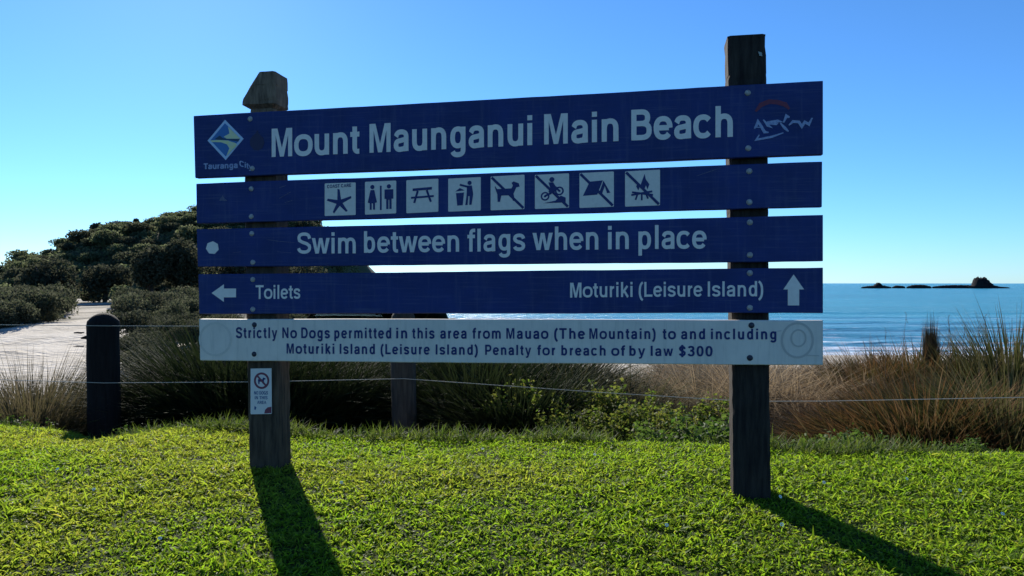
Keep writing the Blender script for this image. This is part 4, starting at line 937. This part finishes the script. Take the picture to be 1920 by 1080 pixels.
# ------------------------------------------------------------------ trees and scrub at the left
M['crown_dark'] = blade_mat('dark_crown_leaf', (0.013, 0.017, 0.009), (0.020, 0.026, 0.013), (0.045, 0.050, 0.028), (0.070, 0.070, 0.046), trans=0.28, tcol=2.0, rough=0.95, spec=0.05)
M['crown_olive'] = blade_mat('olive_crown_leaf', (0.030, 0.044, 0.018), (0.056, 0.075, 0.030), (0.10, 0.122, 0.056), (0.115, 0.12, 0.068), trans=0.40, tcol=2.0, rough=0.95, spec=0.05)
M['crown_grey'] = blade_mat('grey_scrub_leaf', (0.016, 0.022, 0.011), (0.030, 0.040, 0.019), (0.060, 0.070, 0.038), (0.085, 0.085, 0.055), trans=0.36, tcol=1.8, rough=0.95, spec=0.05)
M['bark'] = mat('grey_bark', (0.075, 0.062, 0.052), 0.9, scale=3, col2=(0.04, 0.033, 0.028), spec=0.1)
def crown_mesh(seed, w_, d_, h_, n, size, lobes=9, fill=0.25, hang=0.0):
    """rounded, lumpy crown: w x d x h box, base at z = 0"""
    r = np.random.default_rng(seed)
    lc = []; 
    for k in range(lobes):
        a = 2*math.pi*k/lobes + r.uniform(-0.4, 0.4); q = r.uniform(0.25, 0.62)
        lc.append((math.cos(a)*q*w_/2, math.sin(a)*q*d_/2, h_*r.uniform(0.35, 0.72), r.uniform(0.24, 0.40)*w_/1.15, r.uniform(0.22, 0.34)*h_*1.1))
    lc.append((0, 0, h_*0.62, 0.36*w_, 0.38*h_)); lc = np.array(lc)
    def cf(n):
        k = r.integers(0, len(lc), n); v = r.normal(0, 1, (n, 3)); v /= np.linalg.norm(v, axis=1)[:, None]
        rad = np.where(r.random(n) < fill, r.random(n) ** 0.5, 0.86 + 0.2 * r.random(n) ** 2)
        # clumping on the shell: drop leaves into tufts
        v += 0.10 * np.sin(v[:, [1, 2, 0]] * 9 + k[:, None])
        c = lc[k]; s_ = np.stack([c[:, 3], c[:, 3] * d_/w_, c[:, 4]], -1)
        p = c[:, :3] + v * rad[:, None] * s_
        p[:, 2] = np.clip(p[:, 2], 0.02*h_, None)
        return p
    V, Fc, al, ti = leaf_cloud(r, n, cf, size, 0.8, 0.6)
    return np_mesh('crown', V, Fc, {'along': al, 'tint': ti * 0.9})
def trunk_mesh(seed, h, spread, rad, limbs=5):
    r = np.random.default_rng(seed); bm = bmesh.new()
    tube_mesh(bm, [(0, 0, -0.3), (0.05*h, 0, h*0.3), (0.02*h, 0, h*0.6)], [rad*1.3, rad, rad*0.75], 8)
    for k in range(limbs):
        a = 2*math.pi*k/limbs + r.uniform(-.4, .4); s_ = spread * r.uniform(0.6, 1)
        tube_mesh(bm, [(0.03*h, 0, h*0.35), (math.cos(a)*s_*0.45, math.sin(a)*s_*0.45, h*0.68), (math.cos(a)*s_, math.sin(a)*s_, h)], [rad*0.65, rad*0.45, rad*0.15], 6)
    bmesh.ops.recalc_face_normals(bm, faces=bm.faces); me = bpy.data.meshes.new('trunk'); bm.to_mesh(me); bm.free(); me.materials.append(M['bark'])
    return me
def tree(px, D, py_bot, py_top, wpx, seed, m, label, n=5200, size=0.13, clear=0.12, group='trees behind the sandy track', name='coastal_tree', zb=None):
    x0, y0 = at(px, D); zg = float(max(ground(x0, y0), hill_h(x0, y0) if (70 < y0 < 168 and -210 < x0 < -8) else -99)) if zb is None else zb
    zb_, zt = EYE - (py_bot - HORIZ)/F*D, EYE - (py_top - HORIZ)/F*D; w_ = wpx/F*D; h_ = zt - zb_
    e = empty(name, (x0, y0, zg)); tag(e, label, 'tree' if 'tree' in name else 'shrub', group)
    me = crown_mesh(seed, w_*0.94, w_*0.85, h_*1.0, n, size); c_ = link('crown', me, m, e); c_.location = (0, 0, zb_ - zg)
    t_ = bpy.data.objects.new('trunk', trunk_mesh(seed, max(zb_ - zg, 0.2) + h_*0.6, w_*0.32, 0.05*w_*0.6 + 0.04)); COL.objects.link(t_); t_.parent = e
    return e
tree(88, 60, 592, 487, 112, 301, M['crown_dark'], 'broad round dark tree left of the sandy track', 7500, 0.13)
tree(196, 62, 566, 497, 92, 302, M['crown_dark'], 'round dark tree with bare trunks standing right of the track opening', 5600, 0.12)
tree(282, 56, 560, 464, 84, 303, M['crown_dark'], 'round dark tree beside the sign, second from its left edge', 5600, 0.12)
tree(340, 58, 568, 444, 104, 304, M['crown_dark'], 'tallest round dark tree, partly behind the left end of the sign', 7000, 0.13)
tree(440, 60, 580, 462, 110, 309, M['crown_dark'], 'round dark tree hidden behind the left end of the boards', 4000, 0.14)
tree(556, 64, 585, 480, 110, 310, M['crown_dark'], 'round dark tree seen through the gaps between the boards', 4000, 0.14)
tree(172, 66, 572, 541, 40, 305, M['crown_olive'], 'small flat-topped tree at the end of the sandy track', 1500, 0.11)
tree(8, 58, 594, 532, 60, 306, M['crown_olive'], 'olive shrubby tree cut by the left edge', 2600, 0.12)
tree(30, 50, 600, 556, 46, 307, M['crown_olive'], 'small olive tree below the broad dark tree at the left', 2000, 0.10)
tree(236, 52, 590, 536, 60, 308, M['crown_olive'], 'small olive tree in front of the round dark trees', 2600, 0.10)
# low scrub either side of the track: a few shapes copied
sv = [(crown_mesh(400 + i, 2.2, 1.8, 1.15, 3600, 0.05, 10), trunk_mesh(420 + i, 0.6, 0.6, 0.04)) for i in range(4)]
def shrub(pos, z, k, sc, rz, m, label, group, name='scrub_bush', cat='shrub'):
    e = empty(name, (*pos, z), rz); e.scale = sc; tag(e, label, cat, group)
    c_ = bpy.data.objects.new('crown', sv[k][0]); COL.objects.link(c_); c_.parent = e
    if not sv[k][0].materials: sv[k][0].materials.append(m)
    c_.material_slots[0].link = 'OBJECT'; c_.material_slots[0].material = m
    t_ = bpy.data.objects.new('trunk', sv[k][1]); COL.objects.link(t_); t_.parent = e
r_ = np.random.default_rng(17)
for px0, px1, D0, D1, n, lab, grp in ((-80, 126, 30, 58, 70, 'low grey-green scrub bush left of the sandy track', 'scrub bushes left of the track'), (212, 420, 30, 58, 40, 'low grey-green scrub bush right of the sandy track', 'scrub bushes right of the track'),
                                      (232, 470, 13, 30, 34, 'low dark bush on the sand between the fence and the track scrub', 'dark bushes on the sand behind the fence'), (420, 760, 45, 70, 22, 'low scrub bush seen below the sign boards', 'scrub bushes behind the sign')):
    for i in range(n):
        D = D0 + (D1 - D0) * r_.random(); px = r_.uniform(px0, px1)
        if abs(px - 170) < 30 + 0.95 * F / D and D1 > 30: continue
        pos = at(px, D); s_ = r_.uniform(0.5, 1.05) * (0.62 if D1 <= 30 else 1)
        shrub(pos, float(ground(*pos)) - 0.1, int(r_.integers(0, 4)), (s_*r_.uniform(0.9, 1.5), s_*1.1, s_*r_.uniform(0.9, 1.6)), r_.uniform(0, 6.28), M['crown_dark' if D1 <= 30 else ('crown_grey', 'crown_grey', 'crown_grey', 'crown_dark')[int(r_.integers(0, 4))]], lab, grp)
# hill cover
hm = [(crown_mesh(500 + i, 4.2, 3.8, 2.6, 2400, 0.16, 9), trunk_mesh(520 + i, 1.4, 1.2, 0.10)) for i in range(4)]
sv = hm
nh = 0
pts = []
for _ in range(3000):
    px = r_.uniform(-60, 740); D = r_.uniform(76, 112)
    if px > 420 and D < 98: continue
    x0, y0 = at(px, D)
    if hill_h(x0, y0) < ground(x0, y0) + 0.4: continue
    if any((x0-a)**2 + (y0-b_)**2 < 2.4**2 for a, b_ in pts): continue
    pts.append((x0, y0))
    if len(pts) >= 210: break
for x0, y0 in pts:
    s_ = r_.uniform(0.45, 0.95)
    shrub((x0, y0), float(hill_h(x0, y0)) - 0.4, int(r_.integers(0, 4)), (s_*r_.uniform(0.9, 1.4), s_, s_*r_.uniform(0.7, 1.1)), r_.uniform(0, 6.28), M[('crown_grey', 'crown_olive', 'crown_olive', 'crown_olive')[int(r_.integers(0, 4))]],
          'rounded grey-green shrub in the scrub that covers the hill', 'shrubs covering the hill', 'hillside_shrub')
for px, py, wpx, hpx, lab in ((182, 448, 26, 34, 'dark tree with a leaning top, tallest on the left of the hill skyline'), (256, 424, 9, 18, 'tiny round lone tree on the hill skyline'), (231, 432, 18, 20, 'small dark tree on the skyline left of the tiny lone tree'),
                              (330, 414, 30, 18, 'dark flat tree on the skyline beside the sign'), (150, 462, 12, 12, 'thin pale tree on the lower left skyline')):
    tree(px, 107, py, py - hpx + 4, wpx, 600 + px, M['crown_dark'], lab, 900, 0.2, group='trees on the hill skyline', name='skyline_tree')
# rough ground cover between the shrubs
N = 26000
px = r_.uniform(-120, 760, N); D = r_.uniform(74, 114, N); x0, y0 = (px - 960)/F*D, D
C_ = np.stack([x0, y0, hill_h(x0, y0) + r_.random(N)*0.5], -1)
V, Fc, al, ti = leaf_cloud(r_, N, lambda n: C_, 0.26, 0.7)
o = link('hillside_scrub', np_mesh('hillside_scrub', V, Fc, {'along': al, 'tint': ti}), M['crown_olive']); tag(o, 'low grey-green scrub covering the hill', 'scrub', kind='stuff')
# low dune vegetation around the tussocks and over the dune front
N = 60000
px = r_.uniform(200, 2050, N); D = 6.9 + 9 * r_.random(N) ** 1.3; x0, y0 = (px - 960)/F*D, D
px = np.where(rng.random(N) < 0.08, px * 0.12 - 40, px); x0 = (px - 960)/F*y0; D = y0
k = rng.random(N) < np.clip((vnoise(x0*1.3, y0*1.3, 81) - 0.25) * 1.8, 0.05, 1); k &= (px > 330) | (D < 9.0); k &= (px < 1480) | (D > 9.5); x0, y0, px = x0[k], y0[k], px[k]; N = len(x0)
me = blades('dune_grass', r_, np.stack([x0, y0, ground(x0, y0) - 0.02], -1), r_.uniform(0, 6.28, N), r_.uniform(0.5, 1.4, N), r_.uniform(0.3, 1.4, N), r_.uniform(0.15, 0.5, N), r_.uniform(0.004, 0.009, N), 4, np.clip(r_.beta(1, 1.5, N), 0, 1))
o = link('dune_grass', me, M['rush_olive']); tag(o, 'low mixed brown and olive grass covering the dune front', 'dune grass', kind='stuff')
N = 14000
px = r_.uniform(1230, 1700, N); D = 8.8 + 7 * r_.random(N); x0, y0 = (px - 960)/F*D, D
me = blades('dry_dune_grass', r_, np.stack([x0, y0, ground(x0, y0) - 0.02], -1), r_.uniform(0, 6.28, N), r_.uniform(0.4, 1.3, N), r_.uniform(0.4, 1.6, N), r_.uniform(0.35, 0.95, N), r_.uniform(0.005, 0.010, N), 4)
o = link('dry_dune_grass', me, M['straw']); tag(o, 'pale dry grass on the dune towards the beach', 'dune grass', kind='stuff')

for px, py, lw, lab in ((148, 627, 19, 'dark driftwood stick lying on the sand, the farther of two beside the fence post'), (147, 650, 19, 'dark driftwood stick lying on the sand, the nearer of two beside the fence post')):
    D = 1.8 * F / (py - HORIZ)
    for _ in range(10): D = (EYE - float(ground((px - 960)/F*D, D)) - 0.03) * F / (py - HORIZ)
    hl = lw / F * D / 2; bm = bmesh.new(); tube_mesh(bm, [(-hl, 0, 0), (-hl*0.3, 0.02, 0.01), (hl*0.4, 0, 0.0), (hl, 0.03, 0.025)], [0.02, 0.032, 0.03, 0.014], 8)
    o = bm_obj('driftwood_stick', bm, M['bark']); o.location = ((px - 960)/F*D, D, float(ground((px - 960)/F*D, D)) + 0.02); tag(o, lab, 'driftwood', 'driftwood on the sand')
